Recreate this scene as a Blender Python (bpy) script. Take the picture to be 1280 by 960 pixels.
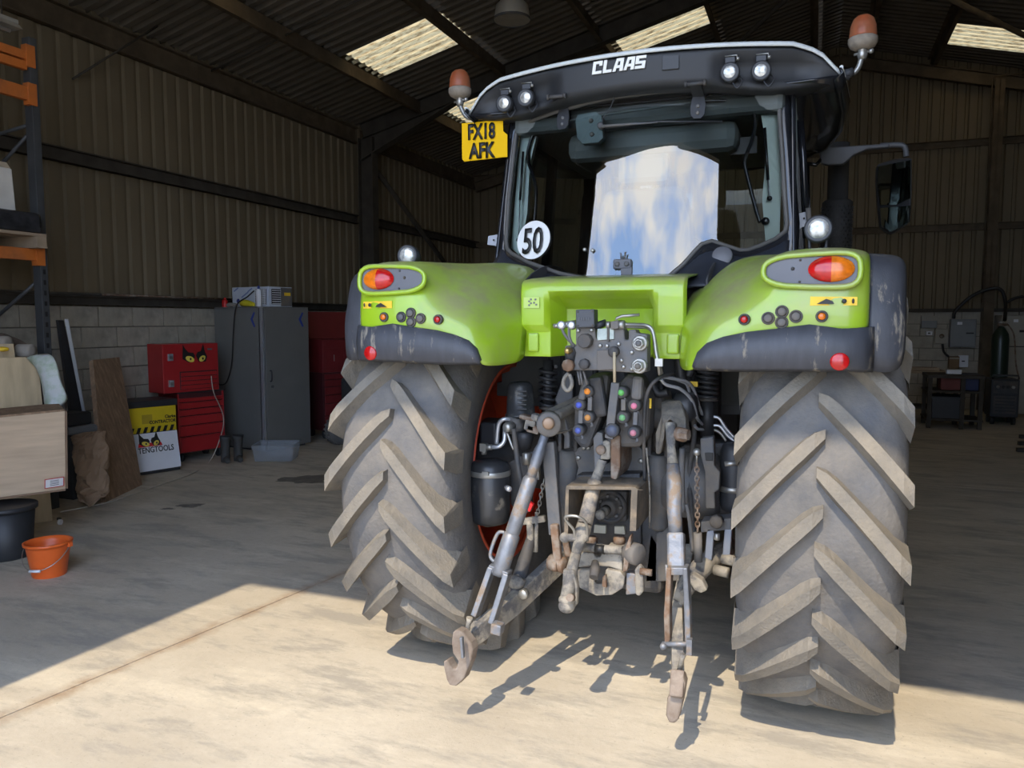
import bpy, bmesh, math, random
from mathutils import Vector, Matrix
random.seed(7)
for o in list(bpy.data.objects): bpy.data.objects.remove(o)
scene = bpy.context.scene
COL = scene.collection
PI = math.pi
# ------------------------------------------------------------------ camera
F = 961.0; CH = 1.65
PITCH = math.atan(80/961.0); YAW = math.radians(21.4)
cam_d = bpy.data.cameras.new('camera'); cam = bpy.data.objects.new('camera', cam_d); COL.objects.link(cam)
cam.location = (0, 0, CH); cam.rotation_euler = (PI/2 - PITCH, 0, YAW)
cam_d.sensor_width = 36; cam_d.lens = F/1280*36; cam_d.clip_start = .02; cam_d.clip_end = 500
scene.camera = cam
# ------------------------------------------------------------------ world, sun, exposure
SUN_EL = math.radians(53.0); SUN_DX = .0629
world = bpy.data.worlds.new('world'); scene.world = world; world.use_nodes = True
wn = world.node_tree.nodes; wl = world.node_tree.links; wn.clear()
def wnode(t, **k):
    n = wn.new(t)
    for a, b in k.items(): setattr(n, a, b)
    return n
w_out = wnode('ShaderNodeOutputWorld'); w_bg = wnode('ShaderNodeBackground')
w_co = wnode('ShaderNodeTexCoord'); w_map = wnode('ShaderNodeMapping'); w_map.inputs['Scale'].default_value = (1.0, 1.0, 2.2)
w_nz = wnode('ShaderNodeTexNoise'); w_nz.inputs['Scale'].default_value = 3.2; w_nz.inputs['Detail'].default_value = 7; w_nz.inputs['Roughness'].default_value = .58
w_rp = wnode('ShaderNodeValToRGB'); w_rp.color_ramp.elements[0].position = .45; w_rp.color_ramp.elements[1].position = .66
w_sep = wnode('ShaderNodeSeparateXYZ')
w_gr = wnode('ShaderNodeValToRGB')
w_gr.color_ramp.elements[0].position = 0; w_gr.color_ramp.elements[0].color = (.52, .70, 1, 1)
w_gr.color_ramp.elements[1].position = .8; w_gr.color_ramp.elements[1].color = (.17, .35, .78, 1)
w_mix = wnode('ShaderNodeMixRGB'); w_mix.inputs[2].default_value = (1.0, .96, .90, 1)
wl.new(w_co.outputs['Generated'], w_map.inputs[0]); wl.new(w_map.outputs[0], w_nz.inputs['Vector'])
wl.new(w_nz.outputs['Fac'], w_rp.inputs[0]); wl.new(w_co.outputs['Generated'], w_sep.inputs[0]); wl.new(w_sep.outputs['Z'], w_gr.inputs[0])
wl.new(w_rp.outputs[0], w_mix.inputs[0]); wl.new(w_gr.outputs[0], w_mix.inputs[1]); wl.new(w_mix.outputs[0], w_bg.inputs[0])
w_bg.inputs[1].default_value = 9.0
wl.new(w_bg.outputs[0], w_out.inputs[0])
sd = bpy.data.lights.new('sun', 'SUN'); sun = bpy.data.objects.new('sun', sd); COL.objects.link(sun)
sd.energy = 7.5; sd.angle = math.radians(.53); sd.color = (1, .86, .66)
_h = math.cos(SUN_EL)
sun_dir = Vector((SUN_DX*_h, _h, -math.sin(SUN_EL))).normalized()
sun.rotation_euler = sun_dir.to_track_quat('-Z', 'Y').to_euler(); sun.location = (0, -6, 8)
scene.view_settings.view_transform = 'Standard'; scene.view_settings.look = 'None'
scene.view_settings.gamma = 1; scene.view_settings.use_curve_mapping = False
scene.view_settings.exposure = -0.62
# ------------------------------------------------------------------ pixel -> place, used to measure positions
_fh = Vector((-math.sin(YAW), math.cos(YAW), 0)); _r = Vector((math.cos(YAW), math.sin(YAW), 0)); _z = Vector((0, 0, 1))
_f = _fh*math.cos(PITCH) - _z*math.sin(PITCH); _d = -(_z*math.cos(PITCH) + _fh*math.sin(PITCH)); _C = Vector((0, 0, CH))
def ray(x, y): return _f + _r*((x-640)/F) + _d*((y-480)/F)
def at(x, y, Y=None, X=None, Z=None):
    v = ray(x, y)
    if Y is not None: t = Y/v.y
    elif X is not None: t = X/v.x
    else: t = (Z-CH)/v.z
    return _C + v*t
# ------------------------------------------------------------------ materials
MATS = {}
def mat(name, col, rough=.6, metal=0.0, var=.12, scale=6.0, dirt=None, dirt_amt=0.0, dirt_scale=3.0, bump=0.0, bump_scale=40.0, spec=.5, coat=0.0, emit=None, stretch=None, soft=.13):
    if name in MATS: return MATS[name]
    m = bpy.data.materials.new(name); m.use_nodes = True
    n = m.node_tree.nodes; l = m.node_tree.links
    b = n['Principled BSDF']
    b.inputs['Roughness'].default_value = rough; b.inputs['Metallic'].default_value = metal
    b.inputs['Specular IOR Level'].default_value = spec; b.inputs['Coat Weight'].default_value = coat
    co = n.new('ShaderNodeTexCoord'); src = co.outputs['Object']
    if stretch:
        mp = n.new('ShaderNodeMapping'); mp.inputs['Scale'].default_value = stretch; l.new(src, mp.inputs[0]); src = mp.outputs[0]
    nz = n.new('ShaderNodeTexNoise'); nz.inputs['Scale'].default_value = scale; nz.inputs['Detail'].default_value = 5
    l.new(src, nz.inputs['Vector'])
    mr = n.new('ShaderNodeMapRange'); mr.inputs[1].default_value = .3; mr.inputs[2].default_value = .7
    mr.inputs[3].default_value = 1-var; mr.inputs[4].default_value = 1+var
    l.new(nz.outputs['Fac'], mr.inputs[0])
    mx = n.new('ShaderNodeMixRGB'); mx.blend_type = 'MULTIPLY'; mx.inputs[0].default_value = 1
    mx.inputs[1].default_value = (*col, 1); l.new(mr.outputs[0], mx.inputs[2])
    out = mx.outputs[0]
    if dirt is not None:
        d = n.new('ShaderNodeTexNoise'); d.inputs['Scale'].default_value = dirt_scale; d.inputs['Detail'].default_value = 9; d.inputs['Roughness'].default_value = .68
        l.new(src, d.inputs['Vector'])
        r = n.new('ShaderNodeMapRange'); c = .62 - .3*dirt_amt
        r.inputs[1].default_value = c-soft; r.inputs[2].default_value = c+soft
        l.new(d.outputs['Fac'], r.inputs[0])
        m2 = n.new('ShaderNodeMixRGB'); m2.inputs[2].default_value = (*dirt, 1)
        l.new(r.outputs[0], m2.inputs[0]); l.new(out, m2.inputs[1]); out = m2.outputs[0]
        rr = n.new('ShaderNodeMapRange'); rr.inputs[3].default_value = rough; rr.inputs[4].default_value = .9
        l.new(r.outputs[0], rr.inputs[0]); l.new(rr.outputs[0], b.inputs['Roughness'])
    l.new(out, b.inputs['Base Color'])
    if bump:
        bn = n.new('ShaderNodeTexNoise'); bn.inputs['Scale'].default_value = bump_scale; bn.inputs['Detail'].default_value = 4
        l.new(src, bn.inputs['Vector'])
        bp = n.new('ShaderNodeBump'); bp.inputs['Strength'].default_value = bump; bp.inputs['Distance'].default_value = .01
        l.new(bn.outputs['Fac'], bp.inputs['Height']); l.new(bp.outputs[0], b.inputs['Normal'])
    if emit:
        b.inputs['Emission Color'].default_value = (*col, 1); b.inputs['Emission Strength'].default_value = emit
    MATS[name] = m
    return m
def srgb(r, g, b):
    f = lambda c: (c/255/12.92 if c/255 <= .04045 else ((c/255+.055)/1.055)**2.4)
    return (f(r), f(g), f(b))
# ------------------------------------------------------------------ mesh helpers
class MB:
    def __init__(s): s.v = []; s.f = []; s.sm = []
    def add(s, vs, fs, smooth=False):
        k = len(s.v); s.v += [Vector(p) for p in vs]
        for f in fs: s.f.append(tuple(i+k for i in f)); s.sm.append(smooth)
        return s
    def box(s, c, size, rot=None, taper=None):
        hx, hy, hz = size[0]/2, size[1]/2, size[2]/2
        vs = [Vector((x*hx, y*hy, z*hz)) for x in (-1, 1) for y in (-1, 1) for z in (-1, 1)]
        if taper:
            for p in vs:
                if p.z > 0: p.x *= taper[0]; p.y *= taper[1]
        if rot is not None: vs = [rot @ p for p in vs]
        c = Vector(c); vs = [p+c for p in vs]
        return s.add(vs, [(0,1,3,2),(4,6,7,5),(0,4,5,1),(2,3,7,6),(0,2,6,4),(1,5,7,3)])
    def span(s, x0, x1, y0, y1, z0, z1):
        return s.box(((x0+x1)/2, (y0+y1)/2, (z0+z1)/2), (abs(x1-x0), abs(y1-y0), abs(z1-z0)))
    def bar(s, a, b, w, h, up=(0, 0, 1), taper=1.0):
        a, b = Vector(a), Vector(b); d = (b-a).normalized(); u = Vector(up)
        sd = d.cross(u)
        if sd.length < 1e-4: sd = d.cross(Vector((1, 0, 0)))
        sd.normalize(); u = sd.cross(d)
        vs = []
        for p, k in ((a, 1), (b, taper)):
            for i, j in ((-1,-1),(1,-1),(1,1),(-1,1)): vs.append(p + sd*(i*w/2*k) + u*(j*h/2*k))
        return s.add(vs, [(3,2,1,0),(4,5,6,7),(0,1,5,4),(1,2,6,5),(2,3,7,6),(3,0,4,7)])
    def ring(s, pts, close_ends=True, smooth=True):
        """loft a list of equally long closed loops"""
        n = len(pts[0]); vs = [p for r in pts for p in r]; fs = []
        for i in range(len(pts)-1):
            for j in range(n):
                k = (j+1) % n; fs.append((i*n+j, i*n+k, (i+1)*n+k, (i+1)*n+j))
        s.add(vs, fs, smooth)
        if close_ends:
            s.add(pts[0], [tuple(reversed(range(n)))]); s.add(pts[-1], [tuple(range(n))])
        return s
    def cyl(s, a, b, r, r2=None, n=16, caps=True):
        a, b = Vector(a), Vector(b); r2 = r if r2 is None else r2
        return s.lathe(a, b-a, [(r, 0), (r2, (b-a).length)], n, caps)
    def lathe(s, o, axis, prof, n=24, caps=True, smooth=True):
        o = Vector(o); d = Vector(axis).normalized()
        e = d.orthogonal().normalized(); g = d.cross(e)
        loops = [[o + d*h + (e*math.cos(2*PI*i/n) + g*math.sin(2*PI*i/n))*max(r, 1e-5) for i in range(n)] for r, h in prof]
        return s.ring(loops, caps, smooth)
    def tube(s, pts, r, n=10, caps=True):
        pts = [Vector(p) for p in pts]; loops = []; e = None
        for i, p in enumerate(pts):
            d = (pts[min(i+1, len(pts)-1)] - pts[max(i-1, 0)]).normalized()
            e = d.orthogonal().normalized() if e is None else (e - d*e.dot(d)).normalized()
            g = d.cross(e); rr = r[i] if isinstance(r, (list, tuple)) else r
            loops.append([p + (e*math.cos(2*PI*k/n) + g*math.sin(2*PI*k/n))*rr for k in range(n)])
        return s.ring(loops, caps)
    def prism(s, poly, off, smooth=False):
        """poly: 3D points of a flat outline, off: extrusion vector"""
        n = len(poly); a = [Vector(p) for p in poly]; off = Vector(off); b = [p+off for p in a]
        s.add(a, [tuple(reversed(range(n)))]); s.add(b, [tuple(range(n))])
        s.add(a+b, [(i, (i+1) % n, n+(i+1) % n, n+i) for i in range(n)], smooth)
        return s
    def grid(s, rows, smooth=True):
        m = len(rows[0]); vs = [p for r in rows for p in r]; fs = []
        for i in range(len(rows)-1):
            for j in range(m-1): fs.append((i*m+j, i*m+j+1, (i+1)*m+j+1, (i+1)*m+j))
        return s.add(vs, fs, smooth)
    def sphere(s, c, r, n=14, sc=(1, 1, 1)):
        c = Vector(c); loops = []
        for i in range(n//2+1):
            t = -PI/2 + PI*i/(n//2); loops.append([c + Vector((max(math.cos(t), 1e-4)*r*math.cos(2*PI*k/n)*sc[0], max(math.cos(t), 1e-4)*r*math.sin(2*PI*k/n)*sc[1], r*math.sin(t)*sc[2])) for k in range(n)])
        return s.ring(loops, True)
    def mesh(s, name, off=(0, 0, 0), fix=True):
        me = bpy.data.meshes.new(name); off = Vector(off)
        me.from_pydata([p-off for p in s.v], [], s.f)
        for p, sm in zip(me.polygons, s.sm): p.use_smooth = sm
        if fix:
            bm = bmesh.new(); bm.from_mesh(me); bmesh.ops.remove_doubles(bm, verts=bm.verts, dist=1e-5)
            bmesh.ops.recalc_face_normals(bm, faces=bm.faces); bm.to_mesh(me); bm.free()
        return me
    def build(s, name, m, parent=None, bevel=0, solid=0, sub=0, base=None):
        off = origin(parent) if parent else (Vector(base) if base is not None else Vector())
        o = bpy.data.objects.new(name, s.mesh(name, off)); COL.objects.link(o)
        if parent: o.parent = parent
        else: o.location = off
        o.data.materials.append(m)
        if sub:
            md = o.modifiers.new('sub', 'SUBSURF'); md.levels = sub; md.render_levels = sub
        if solid:
            md = o.modifiers.new('solid', 'SOLIDIFY'); md.thickness = solid; md.offset = 0
        if bevel:
            md = o.modifiers.new('bevel', 'BEVEL'); md.width = bevel; md.segments = 2; md.limit_method = 'ANGLE'; md.angle_limit = math.radians(40)
        return o
def origin(o):
    p = Vector()
    while o: p += o.location; o = o.parent
    return p
def rotz(a): return Matrix.Rotation(a, 3, 'Z')
def rotx(a): return Matrix.Rotation(a, 3, 'X')
def roty(a): return Matrix.Rotation(a, 3, 'Y')
def tag(o, label, cat=None, group=None):
    o['label'] = label
    if cat: o['category'] = cat
    if group: o['group'] = group
    return o
def thing(name, loc, label, cat, group=None):
    o = bpy.data.objects.new(name, None); COL.objects.link(o); o.location = loc; o.empty_display_size = .1
    return tag(o, label, cat, group)
def struct(o): o['kind'] = 'structure'; return o
def instance(me, name, loc, m=None, parent=None, rot=None, scale=None):
    o = bpy.data.objects.new(name, me); COL.objects.link(o)
    if parent: o.parent = parent; o.location = Vector(loc) - origin(parent)
    else: o.location = loc
    if rot: o.rotation_euler = rot
    if scale: o.scale = scale
    if m and not me.materials: me.materials.append(m)
    return o
def smooth_curve(pts, n=6):
    """Catmull-Rom through the points"""
    P = [Vector(p) for p in pts]; out = []
    for i in range(len(P)-1):
        a, b, c, d = P[max(i-1, 0)], P[i], P[i+1], P[min(i+2, len(P)-1)]
        for k in range(n):
            t = k/n
            out.append(.5*((2*b) + (c-a)*t + (2*a-5*b+4*c-d)*t*t + (3*b-a-3*c+d)*t**3))
    return out + [P[-1]]
def text(s, name, m, parent, o, right, up, height, bold=0.0, depth=.002, sx=1.0, align='LEFT', shear=0):
    """lettering as a thin mesh: o = world position, right / up = unit vectors"""
    cu = bpy.data.curves.new('t', 'FONT'); cu.body = s; cu.size = 1; cu.offset = bold; cu.extrude = 0; cu.align_x = align; cu.resolution_u = 3; cu.shear = shear
    ob = bpy.data.objects.new('t', cu); me = bpy.data.meshes.new_from_object(ob)
    bpy.data.objects.remove(ob); bpy.data.curves.remove(cu)
    right = Vector(right).normalized(); up = Vector(up).normalized(); nrm = right.cross(up); base = origin(parent) if parent else Vector()
    k = height/.72
    for v in me.vertices: v.co = Vector(o) + right*(v.co.x*k*sx) + up*(v.co.y*k) + nrm*depth - base
    me.name = name
    ob = bpy.data.objects.new(name, me); COL.objects.link(ob); ob.parent = parent
    me.materials.clear(); me.materials.append(m)
    md = ob.modifiers.new('solid', 'SOLIDIFY'); md.thickness = max(depth*.8, .0006); md.offset = -1
    return ob
# ================================================================== THE SHED
XW = -7.3; XE = 7.9; YB = 16.3; YF = -.2; XR = .3; ZE = 4.9; SL = .25
def roof_z(x): return ZE + SL*(x-XW) if x <= XR else ZE + SL*(2*XR-XW-x)
M_cloud = None
def floor_mat():
    m = bpy.data.materials.new('dusty_concrete'); m.use_nodes = True; n = m.node_tree.nodes; l = m.node_tree.links; b = n['Principled BSDF']
    b.inputs['Roughness'].default_value = .88; b.inputs['Specular IOR Level'].default_value = .25
    co = n.new('ShaderNodeTexCoord')
    def noise(sc, det, rot, stretch, rough=.6):
        mp = n.new('ShaderNodeMapping'); mp.inputs['Rotation'].default_value = (0, 0, rot); mp.inputs['Scale'].default_value = stretch
        l.new(co.outputs['Object'], mp.inputs[0]); z = n.new('ShaderNodeTexNoise'); z.inputs['Scale'].default_value = sc; z.inputs['Detail'].default_value = det; z.inputs['Roughness'].default_value = rough
        l.new(mp.outputs[0], z.inputs['Vector']); return z.outputs['Fac']
    def ramp(f, a, b_, c0, c1):
        r = n.new('ShaderNodeMapRange'); r.inputs[1].default_value = a; r.inputs[2].default_value = b_; r.inputs[3].default_value = c0; r.inputs[4].default_value = c1
        l.new(f, r.inputs[0]); return r.outputs[0]
    def mix(f, a, c, mode='MIX'):
        x = n.new('ShaderNodeMixRGB'); x.blend_type = mode
        if isinstance(f, float): x.inputs[0].default_value = f
        else: l.new(f, x.inputs[0])
        for i, v in ((1, a), (2, c)):
            if isinstance(v, tuple): x.inputs[i].default_value = (*v, 1)
            else: l.new(v, x.inputs[i])
        return x.outputs[0]
    base = mix(ramp(noise(.9, 8, .3, (1, 1, 1), .62), .36, .66, 0, 1), (.43, .375, .29), (.56, .50, .395))
    base = mix(ramp(noise(2.6, 11, .75, (.6, 1.9, 1), .72), .49, .60, 0, .8), base, (.315, .29, .245))
    base = mix(ramp(noise(1.6, 10, 2.2, (.5, 2.0, 1), .72), .52, .64, 0, .65), base, (.64, .57, .44))
    base = mix(ramp(noise(16, 6, 0, (1, 1, 1), .7), .35, .7, 0, .35), base, (.40, .35, .27))
    base = mix(ramp(noise(60, 3, 0, (1, 1, 1), .6), .63, .70, 0, .5), base, (.27, .245, .20))
    # rusty water line that follows the slab joint
    sx = n.new('ShaderNodeSeparateXYZ'); l.new(co.outputs['Object'], sx.inputs[0])
    def mth(op, a, c):
        q = n.new('ShaderNodeMath'); q.operation = op
        for i, v in ((0, a), (1, c)):
            if isinstance(v, float): q.inputs[i].default_value = v
            else: l.new(v, q.inputs[i])
        return q.outputs[0]
    k = (jb.x-ja.x)/(jb.y-ja.y)
    dist = mth('SUBTRACT', sx.outputs['X'], mth('MULTIPLY', sx.outputs['Y'], k)); dist = mth('SUBTRACT', dist, ja.x-k*ja.y)
    dist = mth('ADD', dist, mth('MULTIPLY', mth('SUBTRACT', noise(3.5, 6, 0, (1, 1, 1), .7), .5), .16)); dist = mth('ABSOLUTE', dist, 0.0)
    near = mth('MULTIPLY', ramp(dist, 0.0, .075, 1, 0), ramp(noise(5, 7, 0, (1, 1, 1), .7), .36, .60, .15, .8))
    base = mix(near, base, (.30, .20, .115))
    l.new(base, b.inputs['Base Color'])
    bp = n.new('ShaderNodeBump'); bp.inputs['Strength'].default_value = .25; bp.inputs['Distance'].default_value = .01
    l.new(noise(22, 8, 0, (1, 1, 1), .7), bp.inputs['Height']); l.new(bp.outputs[0], b.inputs['Normal'])
    return m
ja, jb = at(30, 885, Z=0), at(345, 752, Z=0)
M_floor = floor_mat()
M_yard = mat('yard_gravel', (.30, .26, .20), .95, var=.2, scale=2, bump=.4, bump_scale=25)
M_joint = mat('joint_dirt', (.20, .135, .075), .95, var=.3, scale=20)
floor = struct(MB().span(XW-.3, XE+.3, YF-.3, YB+.3, -.25, -.006).build('floor', M_joint))
ja, jb = at(30, 885, Z=0), at(345, 752, Z=0)
jdir = (jb-ja); jx = lambda y: ja.x + jdir.x*(y-ja.y)/jdir.y
for k, (lo, hi) in enumerate(((None, -.003), (.003, None))):
    y0, y1 = YF-.3, 8.6
    xl0 = XW-.3 if lo is None else jx(y0)+lo; xl1 = XW-.3 if lo is None else jx(y1)+lo
    xr0 = XE+.3 if hi is None else jx(y0)+hi; xr1 = XE+.3 if hi is None else jx(y1)+hi
    MB().prism([(xl0, y0, -.1), (xr0, y0, -.1), (xr1, y1, -.1), (xl1, y1, -.1)], (0, 0, .1)).build('floor_slab', M_floor, floor)
MB().span(XW-.3, XE+.3, 8.612, YB+.3, -.1, 0).build('floor_slab', M_floor, floor)
# oil stains soaked into the slab
M_stain = mat('oil_stain', (.15, .135, .11), .7, var=.3, scale=12)
def stain(px, py, rx, ry, a):
    c = at(px, py, Z=0); pts = []
    for i in range(40):
        t = 2*PI*i/40; r = 1 + .18*math.sin(3*t+px) + .1*math.sin(7*t+py) + .06*math.sin(13*t)
        p = rotz(a) @ Vector((rx*r*math.cos(t), ry*r*math.sin(t), 0)); pts.append((c.x+p.x, c.y+p.y, .0006))
    return MB().prism(pts, (0, 0, .0006)).build('oil_stain', M_stain, floor)
stain(382, 599, .26, .20, .5); stain(238, 632, .11, .07, .5); stain(210, 636, .06, .03, .3)
M_rust = mat('rusty_streak', (.30, .20, .11), .95, var=.35, scale=14)
yard = struct(MB().span(-60, 60, -80, 80, -.6, -.26).build('ground', M_yard))
MB().span(-14, 14, -25, YF-.3, -.27, -.01).build('apron_slab', M_floor, yard)
# ---- block wall and cladding
M_block = mat('concrete_block', (.40, .355, .28), .95, var=.18, scale=2.2, dirt=(.25, .23, .19), dirt_amt=.2, bump=.3, bump_scale=60)
M_mortar = mat('mortar', (.17, .155, .125), .95)
M_clad = mat('wall_cladding', (.165, .132, .084), .75, var=.08, scale=1.2, spec=.2)
M_roof = mat('roof_sheet', (.125, .108, .085), .9, var=.2, scale=2, spec=.1)
M_steel = mat('oxide_steel', (.115, .088, .058), .7, var=.25, scale=5, dirt=(.08, .06, .04), dirt_amt=.2, spec=.15)
M_steel_dk = mat('dark_rafter_steel', (.06, .052, .042), .8, var=.2, spec=.15)
def rooflight_mat():
    m = bpy.data.materials.new('fibreglass_rooflight'); m.use_nodes = True; n = m.node_tree.nodes; l = m.node_tree.links; n.clear()
    o = n.new('ShaderNodeOutputMaterial'); t = n.new('ShaderNodeBsdfTranslucent'); d = n.new('ShaderNodeBsdfDiffuse'); mx = n.new('ShaderNodeMixShader'); mx.inputs[0].default_value = .25
    co = n.new('ShaderNodeTexCoord'); mp = n.new('ShaderNodeMapping'); mp.inputs['Scale'].default_value = (2, 14, 2)
    z = n.new('ShaderNodeTexNoise'); z.inputs['Scale'].default_value = 3; z.inputs['Detail'].default_value = 8; z.inputs['Roughness'].default_value = .7
    r = n.new('ShaderNodeValToRGB'); r.color_ramp.elements[0].position = .34; r.color_ramp.elements[0].color = (.12, .065, .02, 1); r.color_ramp.elements[1].position = .56; r.color_ramp.elements[1].color = (.40, .305, .15, 1)
    l.new(co.outputs['Object'], mp.inputs[0]); l.new(mp.outputs[0], z.inputs['Vector']); l.new(z.outputs['Fac'], r.inputs[0])
    l.new(r.outputs[0], t.inputs[0]); l.new(r.outputs[0], d.inputs[0]); l.new(t.outputs[0], mx.inputs[1]); l.new(d.outputs[0], mx.inputs[2]); l.new(mx.outputs[0], o.inputs[0])
    return m
M_light = rooflight_mat()
def profile(pitch, n, depth, crown=.3, flank=.12):
    """box profile across n pitches: list of (u, offset)"""
    out = []
    for i in range(n):
        b = i*pitch
        out += [(b, 0), (b+pitch*(1-crown-2*flank), 0), (b+pitch*(1-crown-flank), depth), (b+pitch*(1-flank), depth)]
    return out + [(n*pitch, 0)]
def sheet_mesh(name, prof, length, axis_u, axis_v, nrm, m):
    u, v, w = Vector(axis_u), Vector(axis_v), Vector(nrm); mb = MB()
    a = [u*p + w*d for p, d in prof]; b = [q + v*length for q in a]
    mb.grid([a, b], False)
    me = mb.mesh(name); me.materials.append(m); return me
def block_wall(parent, place, u0, u1, rows, z_top):
    """place(u, z) -> world; blocks 440 x 215 with 10 mm recessed joints"""
    pass
ceiling = struct(bpy.data.objects.new('ceiling', None)); COL.objects.link(ceiling); ceiling_rods = ceiling
wall_left = struct(bpy.data.objects.new('wall_left', None)); COL.objects.link(wall_left)
XB = XW + .05      # inner face of the block plinth
ZT = 1.80
MB().span(XW-.1, XB-.022, YF, YB, 0, ZT).build('mortar_bed', M_mortar, wall_left)
bm_l = MB().span(-.1, 0, .007, .443, .007, .218).mesh('block'); bm_l.materials.append(M_block)
nrow = 8
for r in range(nrow):
    for c in range(-1, 16):
        y = 4.6 + c*.45 + (.225 if r % 2 else 0)
        if y > 11.0: continue
        o = instance(bm_l, 'block', (XB + random.uniform(-.004, .004), y, r*.225), parent=wall_left)
me_w = sheet_mesh('cladding_sheet', profile(.2, 5, -.035, .22, .08), ZE-ZT+.1, (0, 1, 0), (0, 0, 1), (1, 0, 0), M_clad)
y = .3
while y < YB:
    if y > 3.5: instance(me_w, 'cladding_sheet', (XW, y, ZT-.05), parent=wall_left)
    y += 1.0
MB().span(XW-.06, XW-.05, YF, YB, ZT, ZE).build('outer_skin', M_clad, wall_left)
# rails, columns and bracing on the left wall
def rail(z, y0, y1, h=.14): return MB().span(XW, XW+.05, y0, y1, z-h/2, z+h/2).span(XW, XW+.11, y0, y1, z+h/2-.012, z+h/2).span(XW, XW+.11, y0, y1, z-h/2, z-h/2+.012).build('sheeting_rail', M_steel_dk, wall_left, bevel=.003)
rail(3.34, YF, 11.33); rail(3.36, 11.57, YB); rail(1.86, YF, 11.33, .10); rail(1.86, 11.57, YB, .10)
def ibeam(mb, a, b, h, w, t=.014, up=(0, 0, 1)):
    a, b = Vector(a), Vector(b); d = (b-a).normalized(); u = Vector(up); s = d.cross(u).normalized(); u = s.cross(d)
    mb.bar(a, b, t*.8, h, up)
    for k in (-1, 1): mb.bar(a+u*(k*(h/2-t/2)), b+u*(k*(h/2-t/2)), w, t, up)
    return mb
for k_, yf in enumerate((1.6, 11.45)):
    struct(ibeam(MB(), (XW+.20, yf, 0), (XW+.20, yf, ZE-.2), .28, .18, up=(1, 0, 0)).build('trim_%d' % (k_+1), M_steel_dk))
struct(MB().tube([(XW+.14, 11.6, 4.35), (XW+.14, 16.1, 1.95)], .045, 8).build('trim_5', M_steel_dk))
MB().tube([(XW+.06, 5.98, 4.14), (XW+.35, 6.85, 4.93)], .012, 6).build('sag_rod', M_steel_dk, ceiling_rods)
# clutter rods lying on the plinth ledge
# ---- back wall
wall_back = struct(bpy.data.objects.new('wall_back', None)); COL.objects.link(wall_back)
MB().span(XW, XE, YB-.028, YB+.1, 0, ZT).build('mortar_bed', M_mortar, wall_back)
bm_b = MB().span(.007, .443, 0, .1, .007, .218).mesh('block'); bm_b.materials.append(M_block)
for r in range(nrow):
    for c in range(10):
        instance(bm_b, 'block', (.5 + c*.45 + (.225 if r % 2 else 0), YB-.05 + random.uniform(-.004, .004), r*.225), parent=wall_back)
x = XW
k = 0
while x < XE-.1:
    zt = max(roof_z(x), roof_z(x+1.0)); L = zt-ZT+.15
    me = sheet_mesh('cladding_sheet', profile(.2, 5, .035, .22, .08), L, (1, 0, 0), (0, 0, 1), (0, 1, 0), M_clad)
    instance(me, 'cladding_sheet', (x, YB, ZT-.05), parent=wall_back)
    x += 1.0; k += 1
MB().prism([(XW-.1, YB+.06, ZT), (XE+.1, YB+.06, ZT), (XE+.1, YB+.06, ZE+.1), (XR, YB+.06, roof_z(XR)+.1), (XW-.1, YB+.06, ZE+.1)], (0, .02, 0)).build('outer_skin', M_clad, wall_back)
for z in (3.34, 4.84): MB().span(XW, XE, YB-.06, YB-.01, z-.06, z+.06).span(XW, XE, YB-.13, YB-.01, z+.05, z+.06).build('sheeting_rail', M_steel, wall_back)
MB().span(XW, XE, YB-.12, YB-.02, 1.80, 1.86).build('sheeting_rail', M_steel_dk, wall_back)
for xc in (-2.2, 2.90): struct(ibeam(MB(), (xc, YB-.2, 0), (xc, YB-.2, roof_z(xc)-.3), .25, .16, up=(0, 1, 0)).build('trim_%d' % (3 if xc < 0 else 4), M_steel))
MB().tube([(2.78, YB-.33, 1.95), (2.78, YB-.33, 5.86), (2.82, YB-.33, 5.9), (3.6, YB-.33, 5.9)], .012, 6).build('conduit', M_steel, wall_back)
# ---- right wall (out of view) and front wall with the doorway behind the camera
M_clad_plain = M_clad
wall_right = struct(MB().span(XE, XE+.1, YF, YB, 0, ZE+.1).build('wall_right', M_clad_plain))
XJ = -3.515; XJR = 1.45; ZD = 5.38
wf = MB().span(XW-.1, XJ, YF-.08, YF, 0, ZE).span(XJR, XE+.1, YF-.08, YF, 0, ZE)
wf.prism([(XW-.1, YF, ZE), (XJ, YF, ZE), (XJ, YF, roof_z(XJ)+.05)], (0, -.08, 0))
wf.prism([(XJ, YF, ZD), (XJR, YF, ZD), (XJR, YF, roof_z(XJR)+.05), (XR, YF, roof_z(XR)+.05), (XJ, YF, roof_z(XJ)+.05)], (0, -.08, 0))
wf.prism([(XJR, YF, ZE), (XE+.1, YF, ZE), (XJR, YF, roof_z(XJR)+.05)], (0, -.08, 0))
wall_front = struct(wf.build('wall_front', M_clad_plain))
# ---- roof
PX = [XW, -6.1, -4.6, -3.1, -1.6, -.1, XR]
kk = math.sqrt(1+SL*SL)
def roof_span(xa, xb, right, yoff, lights, tag_=''):
    """one row of sheets between two purlins; lights = set of sheet indexes that are translucent"""
    L = (xb-xa)*kk + .1
    s = -1 if right else 1
    v = Vector((1, 0, SL)).normalized() if not right else Vector((1, 0, -SL)).normalized()
    nr = Vector((-SL*s, 0, 1)).normalized()
    prof = profile(1/6, 6, .045, .25, .17)
    ms = sheet_mesh('roof_sheet', prof, L, (0, 1, 0), v, nr, M_roof); ml = sheet_mesh('rooflight', prof, L-.085, (0, 1, 0), v, nr, M_light)
    i = 0; y = yoff
    while y < YB:
        y0 = max(y, YF-.12); w = min(y+1, YB+.1)-y0
        if w > .01: instance(ml if i in lights else ms, 'rooflight' if i in lights else 'roof_sheet', (xa-.02, y0, roof_z(xa)+.02), parent=ceiling, scale=(1, w, 1))
        y += 1.0; i += 1
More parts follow.
